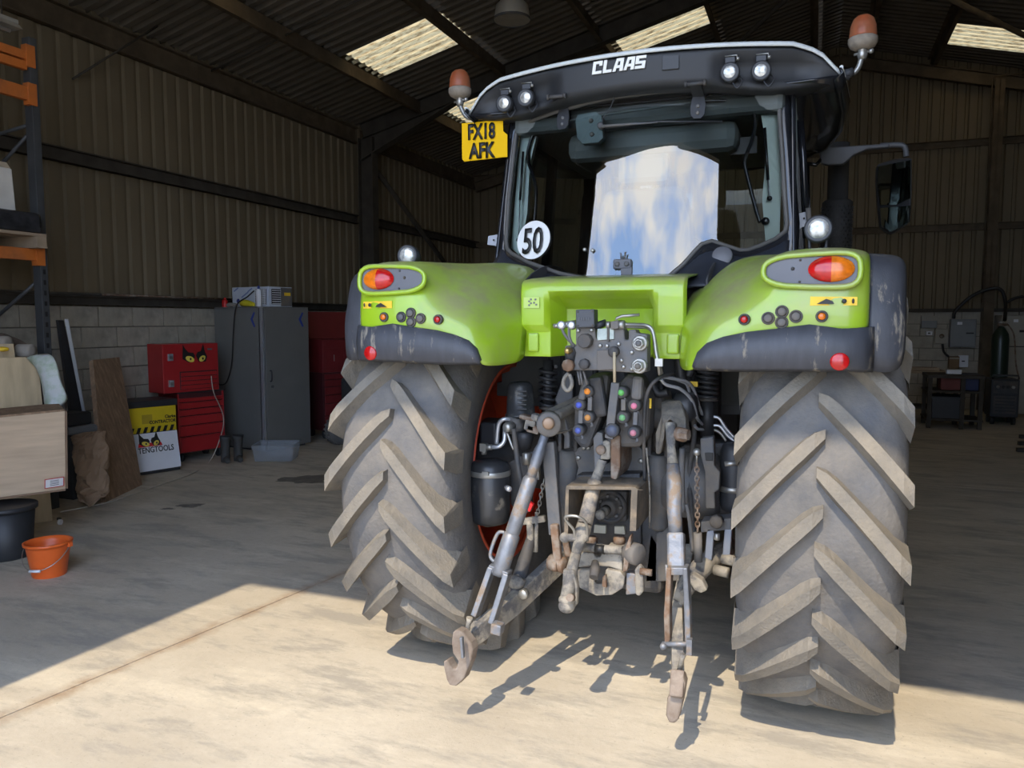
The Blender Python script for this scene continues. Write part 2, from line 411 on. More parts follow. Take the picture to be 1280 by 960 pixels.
# left slope rows, sheet index i covers yoff+i .. +1
roof_span(XW-.15, -6.1, False, -.8, set())
roof_span(-6.1, -4.6, False, -.8, {4, 7, 10, 13})
roof_span(-4.6, -3.1, False, -.8, set())
roof_span(-3.1, -1.6, False, -1.12, {4, 7, 10, 13} - {10})
roof_span(-1.6, -.1, False, -.8, set())
roof_span(-.1, XR, False, -.8, set())
roof_span(XR, 1.85, True, -.5, set())
roof_span(1.85, 3.35, True, -.5, {6, 9, 12, 15})
roof_span(3.35, 4.85, True, -.5, set())
roof_span(4.85, 6.35, True, -.5, set())
roof_span(6.35, XE+.15, True, -.5, set())
def purlin(x, h=.2, m=M_steel, tilt=True):
    z = roof_z(x)
    return MB().span(x-.006, x+.006, YF, YB, z-h, z).span(x-.065, x, YF, YB, z-.012, z-.002).span(x, x+.065, YF, YB, z-h, z-h+.012).build('purlin', m, ceiling)
for x in (-6.1, -4.6, -3.1, -1.6, -.15, .75, 1.85, 3.35, 4.85, 6.35): purlin(x)
MB().span(XW, XW+.02, YF, 11.35, 4.60, 4.86).span(XW, XW+.09, YF, 11.35, 4.60, 4.615).span(XW, XW+.09, YF, 11.35, 4.845, 4.86).span(XW, XW+.02, 11.5, YB, 4.60, 4.86).span(XW, XW+.09, 11.5, YB, 4.60, 4.615).build('eave_beam', M_steel, ceiling)
for yf in (1.6, 11.45):
    zr = roof_z(XR)-.10
    for sgn in (0, 1):
        a = Vector((XW+.1, yf, ZE-.08)) if not sgn else Vector((XE-.1, yf, ZE-.08)); b = Vector((XR, yf, zr))
        mb = ibeam(MB(), a, b, .26, .15)
        # haunch
        d = (b-a)
        q = a + d*.24
        mb.prism([(a.x, yf-.006, a.z-.12), (q.x, yf-.006, q.z-.13), (a.x, yf-.006, a.z-.48)], (0, .012, 0))
        mb.bar((a.x, yf, a.z-.48), (q.x, yf, q.z-.13), .17, .014)
        mb.build('rafter', M_steel_dk, ceiling)
for sgn in (0, 1):
    a = Vector((XW+.1 if not sgn else XE-.1, YB-.2, ZE-.28)); b = Vector((XR, YB-.2, roof_z(XR)-.30))
    ibeam(MB(), a, b, .22, .12).build('gable_rafter', M_steel, ceiling)
for a, b in (((-6.1, 8.0), (-4.6, 8.0)), ((XW+.05, 8.0), (-6.1, 8.0)), ((-3.1, 8.0), (-1.6, 8.0)), ((-4.6, 8), (-3.1, 8))):
    MB().tube([(a[0], a[1], roof_z(a[0])-.1), (b[0], b[1], roof_z(b[0])-.1)], .012, 6).build('sag_rod', M_steel_dk, ceiling)
MB().tube([(.7, 11.6, 6.3), (5.0, YB-.3, 5.35)], .04, 8).build('roof_brace', M_steel, ceiling)
MB().tube([(-.2, 11.6, 6.3), (-3.3, YB-.3, 5.55)], .035, 8).build('roof_brace', M_steel_dk, ceiling)
# ================================================================== THE TRACTOR
CX = -.815; YA = 3.68; RT = .95; HT = .85
DUST = (.40, .34, .25)
M_green = mat('lime_green_paint', (.29, .45, .016), .28, var=.05, scale=3, dirt=(.30, .36, .09), dirt_amt=.10, dirt_scale=2.5, coat=.35)
M_rubber = mat('tyre_rubber', (.085, .086, .09), .75, var=.22, scale=7, dirt=(.18, .162, .138), dirt_amt=.36, soft=.22, dirt_scale=5.5, bump=.35, bump_scale=70)
M_lug = mat('dusty_lug_rubber', (.125, .118, .105), .85, var=.2, scale=9, dirt=(.225, .195, .15), dirt_amt=.50, soft=.2, dirt_scale=7, bump=.35, bump_scale=90)
M_red_rim = mat('red_rim_paint', (.62, .055, .012), .4, var=.1, dirt=(.30, .07, .03), dirt_amt=.3)
M_blkpl = mat('black_plastic', (.030, .031, .034), .5, var=.15)
M_flap = mat('grey_black_fender_plastic', (.048, .050, .058), .5, var=.15, scale=5, dirt=(.24, .21, .165), dirt_amt=.02, dirt_scale=3.2, bump=.1, soft=.035, stretch=(7, 7, 1.6))
M_cabblk = mat('gloss_black_cab', (.012, .013, .016), .22, var=.05, coat=.3)
M_grey = mat('grey_casting', (.085, .089, .095), .55, var=.2, scale=8, dirt=(.17, .145, .115), dirt_amt=.28, dirt_scale=5, bump=.15)
M_greydk = mat('dark_casting', (.036, .038, .042), .6, var=.2, scale=8, dirt=(.11, .092, .072), dirt_amt=.26, dirt_scale=5, bump=.15)
M_worn = mat('worn_painted_steel', (.19, .20, .218), .48, metal=.45, var=.25, scale=12, dirt=(.27, .21, .155), dirt_amt=.22, dirt_scale=12, bump=.25, soft=.05)
M_dirty = mat('clay_caked_steel', (.27, .24, .19), .75, var=.25, scale=14, dirt=(.105, .10, .095), dirt_amt=.34, dirt_scale=12, bump=.35, soft=.07)
M_rusty = mat('rusty_steel', (.14, .080, .045), .75, var=.35, scale=15, dirt=(.23, .19, .15), dirt_amt=.35, dirt_scale=14, bump=.2, soft=.08)
M_zinc = mat('zinc_plated', (.36, .35, .32), .38, metal=.7, var=.15)
M_chrome = mat('chrome', (.50, .51, .53), .25, metal=.6, var=.05)
M_white = mat('white_paint', (.80, .80, .78), .4, var=.05)
M_blackpaint = mat('black_paint', (.01, .01, .01), .5, var=.02)
M_yel = mat('plate_yellow', (.82, .47, .002), .6, var=.03, spec=.15)
M_yellabel = mat('yellow_label', (.80, .52, .03), .5, var=.1)
M_redlens = mat('red_lens', (.46, .008, .008), .22, var=.25, scale=45, coat=.3)
M_amberlens = mat('amber_lens', (.68, .16, .008), .22, var=.25, scale=45, coat=.3)
M_beacon = mat('beacon_lens', (.30, .045, .008), .35, var=.3, scale=30, coat=.2, dirt=(.27, .10, .04), dirt_amt=.15)
M_beaconbase = mat('beacon_base', (.24, .20, .155), .75, var=.25, scale=30)
M_lampglass = mat('lamp_lens', (.50, .49, .45), .18, metal=.35, var=.5, scale=60, coat=.6)
M_lampgrey = mat('grey_lamp_panel', (.11, .11, .12), .5, var=.12)
M_seal = mat('window_rubber', (.085, .08, .073), .6, var=.15)
M_cabin = mat('pale_green_cab_trim', (.62, .72, .66), .6, var=.06)
M_cabdk = mat('dark_cab_interior', (.06, .064, .06), .7, var=.15)
M_cabmid = mat('grey_cab_panel', (.10, .115, .11), .65, var=.12)
def glass_mat(name, tint, ior, fac=None, wave=0.0):
    m = bpy.data.materials.new(name); m.use_nodes = True; n = m.node_tree.nodes; l = m.node_tree.links; n.clear()
    o = n.new('ShaderNodeOutputMaterial'); t = n.new('ShaderNodeBsdfTransparent'); t.inputs[0].default_value = (*tint, 1)
    g = n.new('ShaderNodeBsdfGlossy'); g.inputs['Roughness'].default_value = .0; fr = n.new('ShaderNodeFresnel'); fr.inputs['IOR'].default_value = ior
    mx = n.new('ShaderNodeMixShader'); l.new(fr.outputs[0], mx.inputs[0]); l.new(t.outputs[0], mx.inputs[1]); l.new(g.outputs[0], mx.inputs[2]); l.new(mx.outputs[0], o.inputs[0])
    if wave:
        co = n.new('ShaderNodeTexCoord'); mp = n.new('ShaderNodeMapping'); mp.inputs['Scale'].default_value = (1, 1, .25); z = n.new('ShaderNodeTexNoise'); z.inputs['Scale'].default_value = 7; z.inputs['Detail'].default_value = 1
        b = n.new('ShaderNodeBump'); b.inputs['Strength'].default_value = wave; b.inputs['Distance'].default_value = .01
        l.new(co.outputs['Object'], mp.inputs[0]); l.new(mp.outputs[0], z.inputs['Vector']); l.new(z.outputs['Fac'], b.inputs['Height']); l.new(b.outputs[0], g.inputs['Normal'])
    return m
M_glass = glass_mat('coated_rear_glass', (.93, .97, .95), 2.25)
M_glass_side = glass_mat('cab_side_glass', (.85, .92, .88), 1.45)
def dust_on_top(m, col, lo, hi, amt):
    n = m.node_tree.nodes; l = m.node_tree.links; b = n['Principled BSDF']; src = b.inputs['Base Color'].links[0].from_socket
    g = n.new('ShaderNodeNewGeometry'); sx = n.new('ShaderNodeSeparateXYZ'); l.new(g.outputs['Normal'], sx.inputs[0])
    r = n.new('ShaderNodeMapRange'); r.inputs[1].default_value = lo; r.inputs[2].default_value = hi; l.new(sx.outputs['Z'], r.inputs[0])
    z = n.new('ShaderNodeTexNoise'); z.inputs['Scale'].default_value = 5; z.inputs['Detail'].default_value = 9; z.inputs['Roughness'].default_value = .7
    c = n.new('ShaderNodeTexCoord'); l.new(c.outputs['Object'], z.inputs['Vector'])
    r2 = n.new('ShaderNodeMapRange'); r2.inputs[1].default_value = .35; r2.inputs[2].default_value = .62; r2.inputs[3].default_value = .35*amt; r2.inputs[4].default_value = amt; l.new(z.outputs['Fac'], r2.inputs[0])
    mu = n.new('ShaderNodeMath'); mu.operation = 'MULTIPLY'; l.new(r.outputs[0], mu.inputs[0]); l.new(r2.outputs[0], mu.inputs[1])
    mx = n.new('ShaderNodeMixRGB'); mx.inputs[2].default_value = (*col, 1); l.new(mu.outputs[0], mx.inputs[0]); l.new(src, mx.inputs[1]); l.new(mx.outputs[0], b.inputs['Base Color'])
    ro = n.new('ShaderNodeMapRange'); ro.inputs[3].default_value = .28; ro.inputs[4].default_value = .75; l.new(mu.outputs[0], ro.inputs[0]); l.new(ro.outputs[0], b.inputs['Roughness'])
dust_on_top(M_green, (.27, .25, .13), .30, .75, .8)
tractor = thing('tractor', (CX, YA, 0), 'lime green tractor seen from behind with big dusty rear tyres and black cab roof', 'tractor')
T = tractor
def mir(p): return Vector((2*CX-p[0], p[1], p[2]))
# ---- wheels: carcass, tread lugs, rim
def wheel_profile(): return [(.0, .900), (.10, .898), (.18, .888), (.235, .865), (.268, .825), (.285, .765), (.283, .70), (.265, .62), (.24, .55), (.225, .495)]
def r_at(x):
    p = wheel_profile(); x = abs(x)
    for i in range(3):
        pass
    for a, b in zip(p, p[1:]):
        if a[0] <= x <= b[0]: return a[1] + (b[1]-a[1])*(x-a[0])/(b[0]-a[0])
    return .83
def lug_mesh(side, phase):
    """one curved tread bar from the centre line to the shoulder; wheel axis = X"""
    mb = MB(); loops = []
    N = 9
    for i in range(N+1):
        s = i/N; x = -.012 + .298*s
        th = .345*(s**1.12)
        wd = .050 + .010*s
        rb = (r_at(max(x, 0)) if x < .268 else .825) - .012
        top = .950 - .012*s*s - (.012 if s > .95 else 0)
        if i == 0: wd *= .55; top -= .012
        tt = .345*.95*1.12*max(s, .03)**.12; nt = .292/math.hypot(.292, tt)
        if i == 1: wd *= .88
        pts = []
        for w, r in ((-1.45, rb), (-.85, top), (.85, top), (1.45, rb)):
            a = th + w*wd*.70/.93
            if i == N and r == rb: r = .80
            pts.append(Vector((side*min(x, .287), -r*math.cos(a+phase), -r*math.sin(a+phase))))
        loops.append(pts)
    # shoulder run-down
    last = loops[-1]; q = []
    for p in last:
        rr = math.hypot(p.y, p.z); k = (rr-.10)/rr if rr > .9 else (rr-.05)/rr
        q.append(Vector((side*.289, p.y*k, p.z*k)))
    loops.append(q)
    mb.ring(loops, True, False)
    return mb.mesh('tread_lug')
def make_wheel(cx, cy, sc, side, wname, lugs=22, fwd=1):
    base = Vector((cx, cy, RT*sc - .025*sc))
    prof = wheel_profile(); full = [(x, r) for x, r in reversed(prof)] ; full = [(-x, r) for x, r in full] + [(x, r) for x, r in prof[1:]]
    mb = MB(); mb.lathe(base - Vector((0, 0, 0)), (1, 0, 0), [(r*sc, x*sc*1.0) for x, r in full], 72, False)
    ty = mb.build(wname, M_rubber, T)
    if 'lugR' not in LUG:
        for sd, k, ph in ((1, 'lugR', 0), (-1, 'lugL', PI/lugs)):
            me = lug_mesh(sd, ph); me.materials.append(M_lug); LUG[k] = me
    for i in range(lugs):
        for k in ('lugR', 'lugL'):
            o = instance(LUG[k], 'tread_lug', base, parent=ty, rot=(2*PI*i/lugs + .06, 0, 0), scale=(sc, sc, sc))
    # rim: barrel and dish (dish towards the outside of the tractor)
    s = side
    mb = MB()
    barrel = [(.56, -.225), (.585, -.235), (.575, -.205), (.535, -.19), (.51, -.13), (.475, -.06), (.475, .06), (.51, .14), (.535, .19), (.575, .205), (.585, .235), (.56, .225)]
    mb.lathe(base, (s, 0, 0), [(r*.868*sc, x*sc) for r, x in barrel], 64, False)
    rim = mb.build('rim', M_red_rim, T, solid=.008)
    mb = MB(); mb.lathe(base, (s, 0, 0), [(.413*sc, .02*sc), (.36*sc, .09*sc), (.28*sc, .10*sc), (.20*sc, .06*sc), (.05*sc, .06*sc)], 48, False)
    mb.build('wheel_disc', M_red_rim, T, solid=.012)
    return ty
LUG = {}
make_wheel(CX+HT, YA, 1.0, 1, 'rear_tyre'); make_wheel(CX-HT, YA, 1.0, -1, 'rear_tyre')
# front axle wheels (smaller, ahead of the cab)
make_wheel(CX+HT-.03, YA+2.85, .74, 1, 'front_tyre'); make_wheel(CX-HT+.03, YA+2.85, .74, -1, 'front_tyre')
# ---- rear axle, transmission and gearbox
for s in (-1, 1): MB().lathe((CX+s*.25, YA, .95), (s, 0, 0), [(.22, 0), (.17, .12), (.14, .42), (.19, .45), (.19, .52), (.10, .53)], 28).build('axle_housing', M_greydk, T)
MB().span(CX-.26, CX+.26, 3.42, 5.9, .62, 1.22).span(CX-.22, CX+.22, 3.36, 4.2, .42, .8).build('gearbox', M_greydk, T, bevel=.03)
MB().span(CX-.34, CX+.34, 5.0, 7.2, 1.0, 1.85).build('bonnet', M_green, T, bevel=.10)
MB().span(CX-.5, CX+.5, 4.2, 5.4, .75, 1.5).build('fuel_tank', M_blkpl, T, bevel=.05)
MB().cyl((CX-.7, YA+2.85, .70), (CX+.7, YA+2.85, .70), .09).build('front_axle', M_greydk, T)
# ---- fenders: a lofted shell over each tyre, mirrored
def interp(tab, t):
    for (a, va), (b, vb) in zip(tab, tab[1:]):
        if t <= b:
            k = (t-a)/(b-a) if b > a else 0; return tuple(x+(y-x)*k for x, y in zip(va, vb))
    return tab[-1][1]
# stations from the outer edge (dx .975) to the inner wall (dx .31): each lists the YZ line from the rear lip forward
ST = [
 (.980, [(2.84, 1.615), (2.835, 1.70), (2.85, 1.80), (2.88, 1.855), (2.97, 1.88), (3.25, 1.90), (3.60, 1.915), (4.0, 1.88), (4.35, 1.74), (4.5, 1.45)]),
 (.970, [(2.80, 1.612), (2.795, 1.70), (2.815, 1.82), (2.845, 1.87), (2.95, 1.888), (3.25, 1.903), (3.60, 1.917), (4.0, 1.88), (4.35, 1.76), (4.5, 1.45)]),
 (.900, [(2.785, 1.608), (2.78, 1.70), (2.795, 1.82), (2.82, 1.888), (2.92, 1.897), (3.25, 1.905), (3.60, 1.918), (4.0, 1.88), (4.35, 1.77), (4.5, 1.45)]),
 (.800, [(2.782, 1.618), (2.775, 1.70), (2.795, 1.82), (2.82, 1.888), (2.92, 1.897), (3.25, 1.905), (3.60, 1.918), (4.0, 1.88), (4.35, 1.77), (4.5, 1.45)]),
 (.710, [(2.782, 1.612), (2.775, 1.69), (2.79, 1.80), (2.82, 1.88), (2.92, 1.892), (3.25, 1.905), (3.60, 1.918), (4.0, 1.88), (4.35, 1.77), (4.5, 1.45)]),
 (.665, [(2.782, 1.606), (2.776, 1.67), (2.795, 1.75), (2.86, 1.845), (2.98, 1.87), (3.27, 1.908), (3.60, 1.922), (4.0, 1.89), (4.35, 1.78), (4.5, 1.45)]),
 (.600, [(2.785, 1.598), (2.78, 1.66), (2.815, 1.72), (2.92, 1.80), (3.08, 1.862), (3.30, 1.912), (3.60, 1.932), (4.0, 1.89), (4.35, 1.78), (4.5, 1.45)]),
 (.520, [(2.788, 1.580), (2.788, 1.64), (2.83, 1.69), (2.95, 1.77), (3.12, 1.845), (3.32, 1.902), (3.60, 1.925), (4.0, 1.88), (4.35, 1.78), (4.5, 1.45)]),
 (.455, [(2.795, 1.545), (2.80, 1.61), (2.85, 1.67), (2.97, 1.725), (3.12, 1.80), (3.32, 1.865), (3.60, 1.89), (4.0, 1.86), (4.35, 1.75), (4.5, 1.45)]),
 (.420, [(2.80, 1.47), (2.82, 1.55), (2.87, 1.62), (2.98, 1.70), (3.12, 1.765), (3.32, 1.83), (3.60, 1.85), (4.0, 1.83), (4.35, 1.7), (4.5, 1.45)]),
 (.385, [(2.83, 1.465), (2.85, 1.53), (2.90, 1.60), (3.0, 1.67), (3.13, 1.74), (3.34, 1.80), (3.60, 1.82), (4.0, 1.80), (4.35, 1.65), (4.5, 1.45)]),
 (.330, [(3.06, 1.468), (3.06, 1.53), (3.07, 1.59), (3.10, 1.65), (3.17, 1.71), (3.36, 1.77), (3.60, 1.79), (4.0, 1.75), (4.35, 1.6), (4.5, 1.45)]),
]
fender = {}
for s in (1, -1):
    rows = [[Vector((CX+s*dx, y, z)) for y, z in prof] for dx, prof in ST]
    mb = MB().grid(rows)
    fender[s] = mb.build('rear_fender', M_green, T, solid=.012, sub=2)
def fz(dx, y_):  # height of the fender surface at dx, y (for parts that sit on it)
    pass
def rear(s, dx, z, y): return Vector((CX+s*dx, y, z))
def strip(mb, top, bot, off):
    n = len(top); a = top + list(reversed(bot)); mb.prism(a, off)
for s in (1, -1):
    # black flap under the green panel
    rows = []
    for dx, zt, y in ((1.0, 1.625, 2.835), (.965, 1.622, 2.79), (.90, 1.618, 2.772), (.80, 1.632, 2.768), (.70, 1.618, 2.768), (.60, 1.606, 2.772), (.52, 1.588, 2.776), (.465, 1.566, 2.784), (.435, 1.535, 2.79), (.418, 1.49, 2.80)):
        zb = 1.478 + .004*math.sin(dx*9)
        rows.append([Vector((CX+s*dx, y + .02, zt)), Vector((CX+s*dx, y-.004, zt-.003)), Vector((CX+s*dx, y-.012, (zt+zb)/2)), Vector((CX+s*dx, y-.006, min(zb+.012, zt-.006))), Vector((CX+s*dx, y+.012, min(zb, zt-.008)))])
    MB().grid(rows).build('mud_flap', M_flap, fender[s], solid=.012)
    # outer widener: curved black skirt
    rows = []
    for dx0, k in ((.985, 0), (1.01, .0), (1.065, .012), (1.09, .03), (1.098, .06)):
        zb = 1.478 + (.03 if k > .02 else 0) + (.07 if k > .05 else 0)
        pr = [(2.845, zb), (2.835, 1.60), (2.84, 1.68), (2.862, 1.72), (2.875, 1.80), (2.91, 1.86), (2.99, 1.878), (3.25, 1.895), (3.60, 1.91), (4.0, 1.87), (4.33, 1.73), (4.48, 1.45)]
        rows.append([Vector((CX+s*dx0, y+k, z-k*.4)) for y, z in pr])
    MB().grid(rows).build('fender_widener', M_flap, fender[s], solid=.012, sub=1)
    # lamp panel recessed into the upper rear of the fender
    lx = lambda d, z, dy=0: Vector((CX+s*d, 2.775 + (z-1.70)*.10 + dy, z))
    outline = []
    for i in range(24):
        t = 2*PI*i/24; c, sn = math.cos(t), math.sin(t)
        ex = .80 + .145*(abs(c)**.5)*(1 if c > 0 else -1); ez = 1.815 + (.052 + .012*c)*(abs(sn)**.7)*(1 if sn > 0 else -1)
        outline.append(lx(ex, ez, -.012))
    lp = MB().prism(outline, (0, .03, 0)).build('lamp_panel', M_lampgrey, fender[s], bevel=.003)
    ring_pts = [p + (p-lx(.80, 1.815, -.012))*.05 + Vector((0, -.004, 0)) for p in outline]
    MB().tube(ring_pts + [ring_pts[0]], .010, 8, False).build('lamp_surround', M_green, fender[s])
    # egg-shaped tail lamp, red towards the inside and amber outside
    for half, m_, nm in ((0, M_redlens, 'red_lens'), (1, M_amberlens, 'amber_lens')):
        loops = []
        for i in range(7):
            q = i/6; lp_ = []
            for j in range(13):
                t = -PI/2 + PI*j/12 if half else PI/2 + PI*j/12
                ex = .862 + .072*math.cos(t)*q*1.0; ez = 1.818 + .043*math.sin(t)*q
                lp_.append(lx(ex, ez, -.016 - .026*math.sqrt(max(0, 1-q*q))))
            loops.append(lp_)
        MB().grid(loops).build(nm, m_, fender[s])
    MB().sphere(lx(.742, 1.822, -.014), .006).sphere(lx(.765, 1.85, -.014), .004).sphere(lx(.765, 1.778, -.014), .004).build('screw', M_greydk, fender[s])
    # push buttons for the hitch and the power take-off
    by = lambda z: 2.768 + max(0, (1.69-z))*.05
    for dx, z, r, m_, nm in ((.668, 1.656, .014, M_grey, 'push_button'), (.757, 1.662, .014, M_grey, 'push_button'), (.712, 1.678, .014, M_grey, 'push_button'), (.712, 1.642, .014, M_grey, 'push_button'), (.590, 1.652, .012, M_redlens, 'stop_button'), (.838, 1.662, .012, M_amberlens, 'pto_button')):
        b = MB().lathe((CX+s*dx, by(z)+.012, z), (0, -1, 0), [(r+.008, 0), (r+.008, .014), (r+.003, .018), (r+.002, .012)], 20).build('button_bezel', M_greydk, fender[s])
        MB().lathe((CX+s*dx, by(z)+.006, z), (0, -1, 0), [(r, 0), (r, .014), (r*.8, .017), (.001, .018)], 18).build(nm, m_, fender[s])
    MB().lathe((CX+s*.897, 2.768, 1.513), (0, -1, 0), [(.030, 0), (.030, .012), (.026, .017), (.001, .018)], 24).build('round_reflector', M_redlens, fender[s])
    # warning sticker
    st = MB().add([Vector((CX+s*.80, 2.7715, 1.698)), Vector((CX+s*.945, 2.785, 1.698)), Vector((CX+s*.945, 2.787, 1.726)), Vector((CX+s*.80, 2.772, 1.728))], [(0, 1, 2, 3)])
    so = st.build('warning_sticker', M_yellabel, fender[s], solid=.002)
    md = MB().prism([(CX+s*.82, 2.7655, 1.703), (CX+s*.85, 2.7665, 1.720), (CX+s*.87, 2.767, 1.712), (CX+s*.875, 2.767, 1.703)], (0, -.001, 0)).sphere((CX+s*.905, 2.770, 1.712), .008, 8, (1, .2, 1)).sphere((CX+s*.932, 2.772, 1.712), .006, 8, (.7, .2, 1.5)).build('sticker_pictogram', M_blackpaint, fender[s])
    # work lamp standing on the fender
    c = at(511, 320, Y=3.2) if s < 0 else at(1023, 287, Y=3.05)
    dirv = Vector((.15 if s < 0 else -.02, -1, .05)).normalized()
    wl_ = MB().lathe(c + dirv*.0, dirv, [(.02, -.07), (.04, -.06), (.048, -.02), (.050, .02), (.044, .025)], 24).build('fender_work_lamp', M_blkpl, T)
    MB().lathe(c, dirv, [(.038, .018), (.038, .024), (.026, .030), (.001, .032)], 24).build('lamp_lens', M_lampglass, wl_)
    MB().tube([c+Vector((-.03, 0, -.02)), c+Vector((-.028, .01, -.07)), c+Vector((-.01, .02, -.11))], .006).tube([c+Vector((.03, 0, -.02)), c+Vector((.028, .01, -.07)), c+Vector((.01, .02, -.11))], .006).build('lamp_bracket', M_blkpl, wl_)
# ---- rear cowl between the fenders
mb = MB()
W = .345
def cw(dx, y, z): return Vector((CX+dx, y, z))
cols = [-.345, -.335, -.24, -.22, -.19, .19, .22, .24, .335, .345]
zs = [1.495, 1.51, 1.56, 1.60, 1.63, 1.70, 1.74, 1.77, 1.80, 1.815]
rows = []
for z in zs:
    row = []
    for dx in cols:
        y = 3.06 + (.02 if abs(dx) > .34 else 0) - .03*(z-1.5)*(1 if z < 1.75 else 1)
        if abs(dx) < .23 and z < 1.765:   # arched recess above the coupling block
            d = .16*min(1, (.225-abs(dx))/.03) * min(1, (1.765-z)/.05); y += d
        if abs(dx) > .23 and z < 1.615: y += .03*min(1, (1.615-z)/.015)
        if z > 1.79: y += (z-1.79)*1.2
        row.append(cw(dx, y, z))
    rows.append(row)
rows.append([cw(dx, 3.20, 1.828) for dx in cols]); rows.append([cw(dx, 3.45, 1.85) for dx in cols])
MB().grid(rows).build('rear_cowl', M_green, T, solid=.008, bevel=.006)
for s in (-1, 1):
    MB().span(CX+s*.27, CX+s*.32, 3.072, 3.092, 1.515, 1.595).build('cowl_pad', M_green, T, bevel=.008)
# decal with lever symbols
MB().add([cw(-.325, 3.043, 1.70), cw(-.255, 3.043, 1.70), cw(-.255, 3.043, 1.745), cw(-.325, 3.043, 1.745)], [(0, 1, 2, 3)]).build('lever_decal', mat('decal_green', (.42, .55, .12), .5, var=.05), T, solid=.001)
md = MB()
for dx, dz in ((-.30, .012), (-.30, .028), (-.292, .02), (-.272, .035), (-.268, .014), (-.278, .022), (-.292, .036)): md.box(cw(dx, 3.041, 1.70+dz), (.007, .003, .007))
md.build('decal_symbols', M_lampgrey, T)
# ================================================================== cab
def SY(dx, z): return 3.50 + .2217*(z-1.85) + .35*dx*dx
def S(dx, z, d=0.0): return Vector((CX+dx, SY(dx, z)+d, z))
def onS(x, y, d=0.0):
    v = ray(x, y); t = 3.5
    for _ in range(60):
        P = _C + v*t; t += (SY(P.x-CX, P.z)+d-P.y)/v.y*.8
    return _C + v*t
WIN = [(-.652, 2.632), (-.60, 2.655), (-.50, 2.672), (-.394, 2.686), (-.139, 2.708), (.129, 2.713), (.378, 2.711), (.57, 2.706), (.615, 2.695), (.632, 2.665), (.645, 2.52), (.66, 2.374), (.675, 2.20), (.688, 2.08), (.682, 2.045), (.64, 2.01), (.579, 1.980), (.53, 1.962), (.496, 1.960), (.44, 1.980), (.376, 2.003), (.335, 1.99), (.303, 1.955), (.26, 1.90), (.205, 1.850), (.15, 1.832), (.071, 1.824), (-.05, 1.825), (-.158, 1.836), (-.326, 1.872), (-.515, 1.935), (-.62, 1.985), (-.652, 2.01), (-.665, 2.05), (-.672, 2.268), (-.665, 2.45), (-.66, 2.60)]
def densify(p, k=3):
    out = []
    for i in range(len(p)):
        a, b = p[i], p[(i+1) % len(p)]
        for j in range(k): out.append((a[0]+(b[0]-a[0])*j/k, a[1]+(b[1]-a[1])*j/k))
    return out
WD = densify(WIN)
WC = (0.0, 2.32)
rows = []
for q in [i/10 for i in range(1, 11)]:
    r = [S(WC[0]+(x-WC[0])*q, WC[1]+(z-WC[1])*q) for x, z in WD]; rows.append(r+[r[0]])
mb = MB().grid(rows)
n0 = len(mb.v); mb.add([S(*WC)] + rows[0], [(0, i, i+1) for i in range(1, len(WD)+1)], True)
rear_window = mb.build('rear_window', M_glass, T)
MB().tube([S(x, z, -.006) for x, z in WD + [WD[0]]], .0105, 8, False).build('window_seal', M_seal, rear_window)
# black cab rear frame around the window
def outer(x, z):
    ox = x*1.05 + (.012 if x > 0 else -.012)
    oz = z + (.05 if z > 2.6 else 0) - (.0 if z > 2.1 else .0)
    if z < 2.08: oz = min(z-.03, 1.80 + .10*abs(x))
    return ox, oz
inn = [S(x, z, .004) for x, z in WD]; out_ = [S(*outer(x, z), .006) for x, z in WD]
MB().grid([inn+[inn[0]], out_+[out_[0]]]).build('rear_frame', M_cabblk, T, solid=.03)
# dark trim below the window, curving down to the cowl
rows = []
def win_bottom(dx):
    b = sorted([p for p in WIN if p[1] < 2.06]); dx = max(b[0][0], min(b[-1][0], dx))
    for p, q in zip(b, b[1:]):
        if p[0] <= dx <= q[0]: return p[1] + (q[1]-p[1])*(dx-p[0])/max(q[0]-p[0], 1e-6)
    return b[-1][1]
for k in (0, .12, .35, .7, 1):
    row = []
    for dx in [i/28*.7 for i in range(-28, 29)]:
        zb = win_bottom(dx)-.008; ze = 1.79
        y0, y1 = SY(dx, zb)+.012, 3.26
        row.append(Vector((CX+dx, y0+(y1-y0)*k, zb+(ze-zb)*(k**.6))))
    rows.append(row)
MB().grid(rows).build('rear_ledge', mat('dark_blue_black_trim', (.022, .026, .036), .45, var=.08), T, solid=.01)
MB().lathe(onS(903, 321, -.03), (0, -1, .3), [(.045, 0), (.045, .012), (.04, .016), (.001, .017)], 20).build('ledge_cap', M_lampgrey, T)
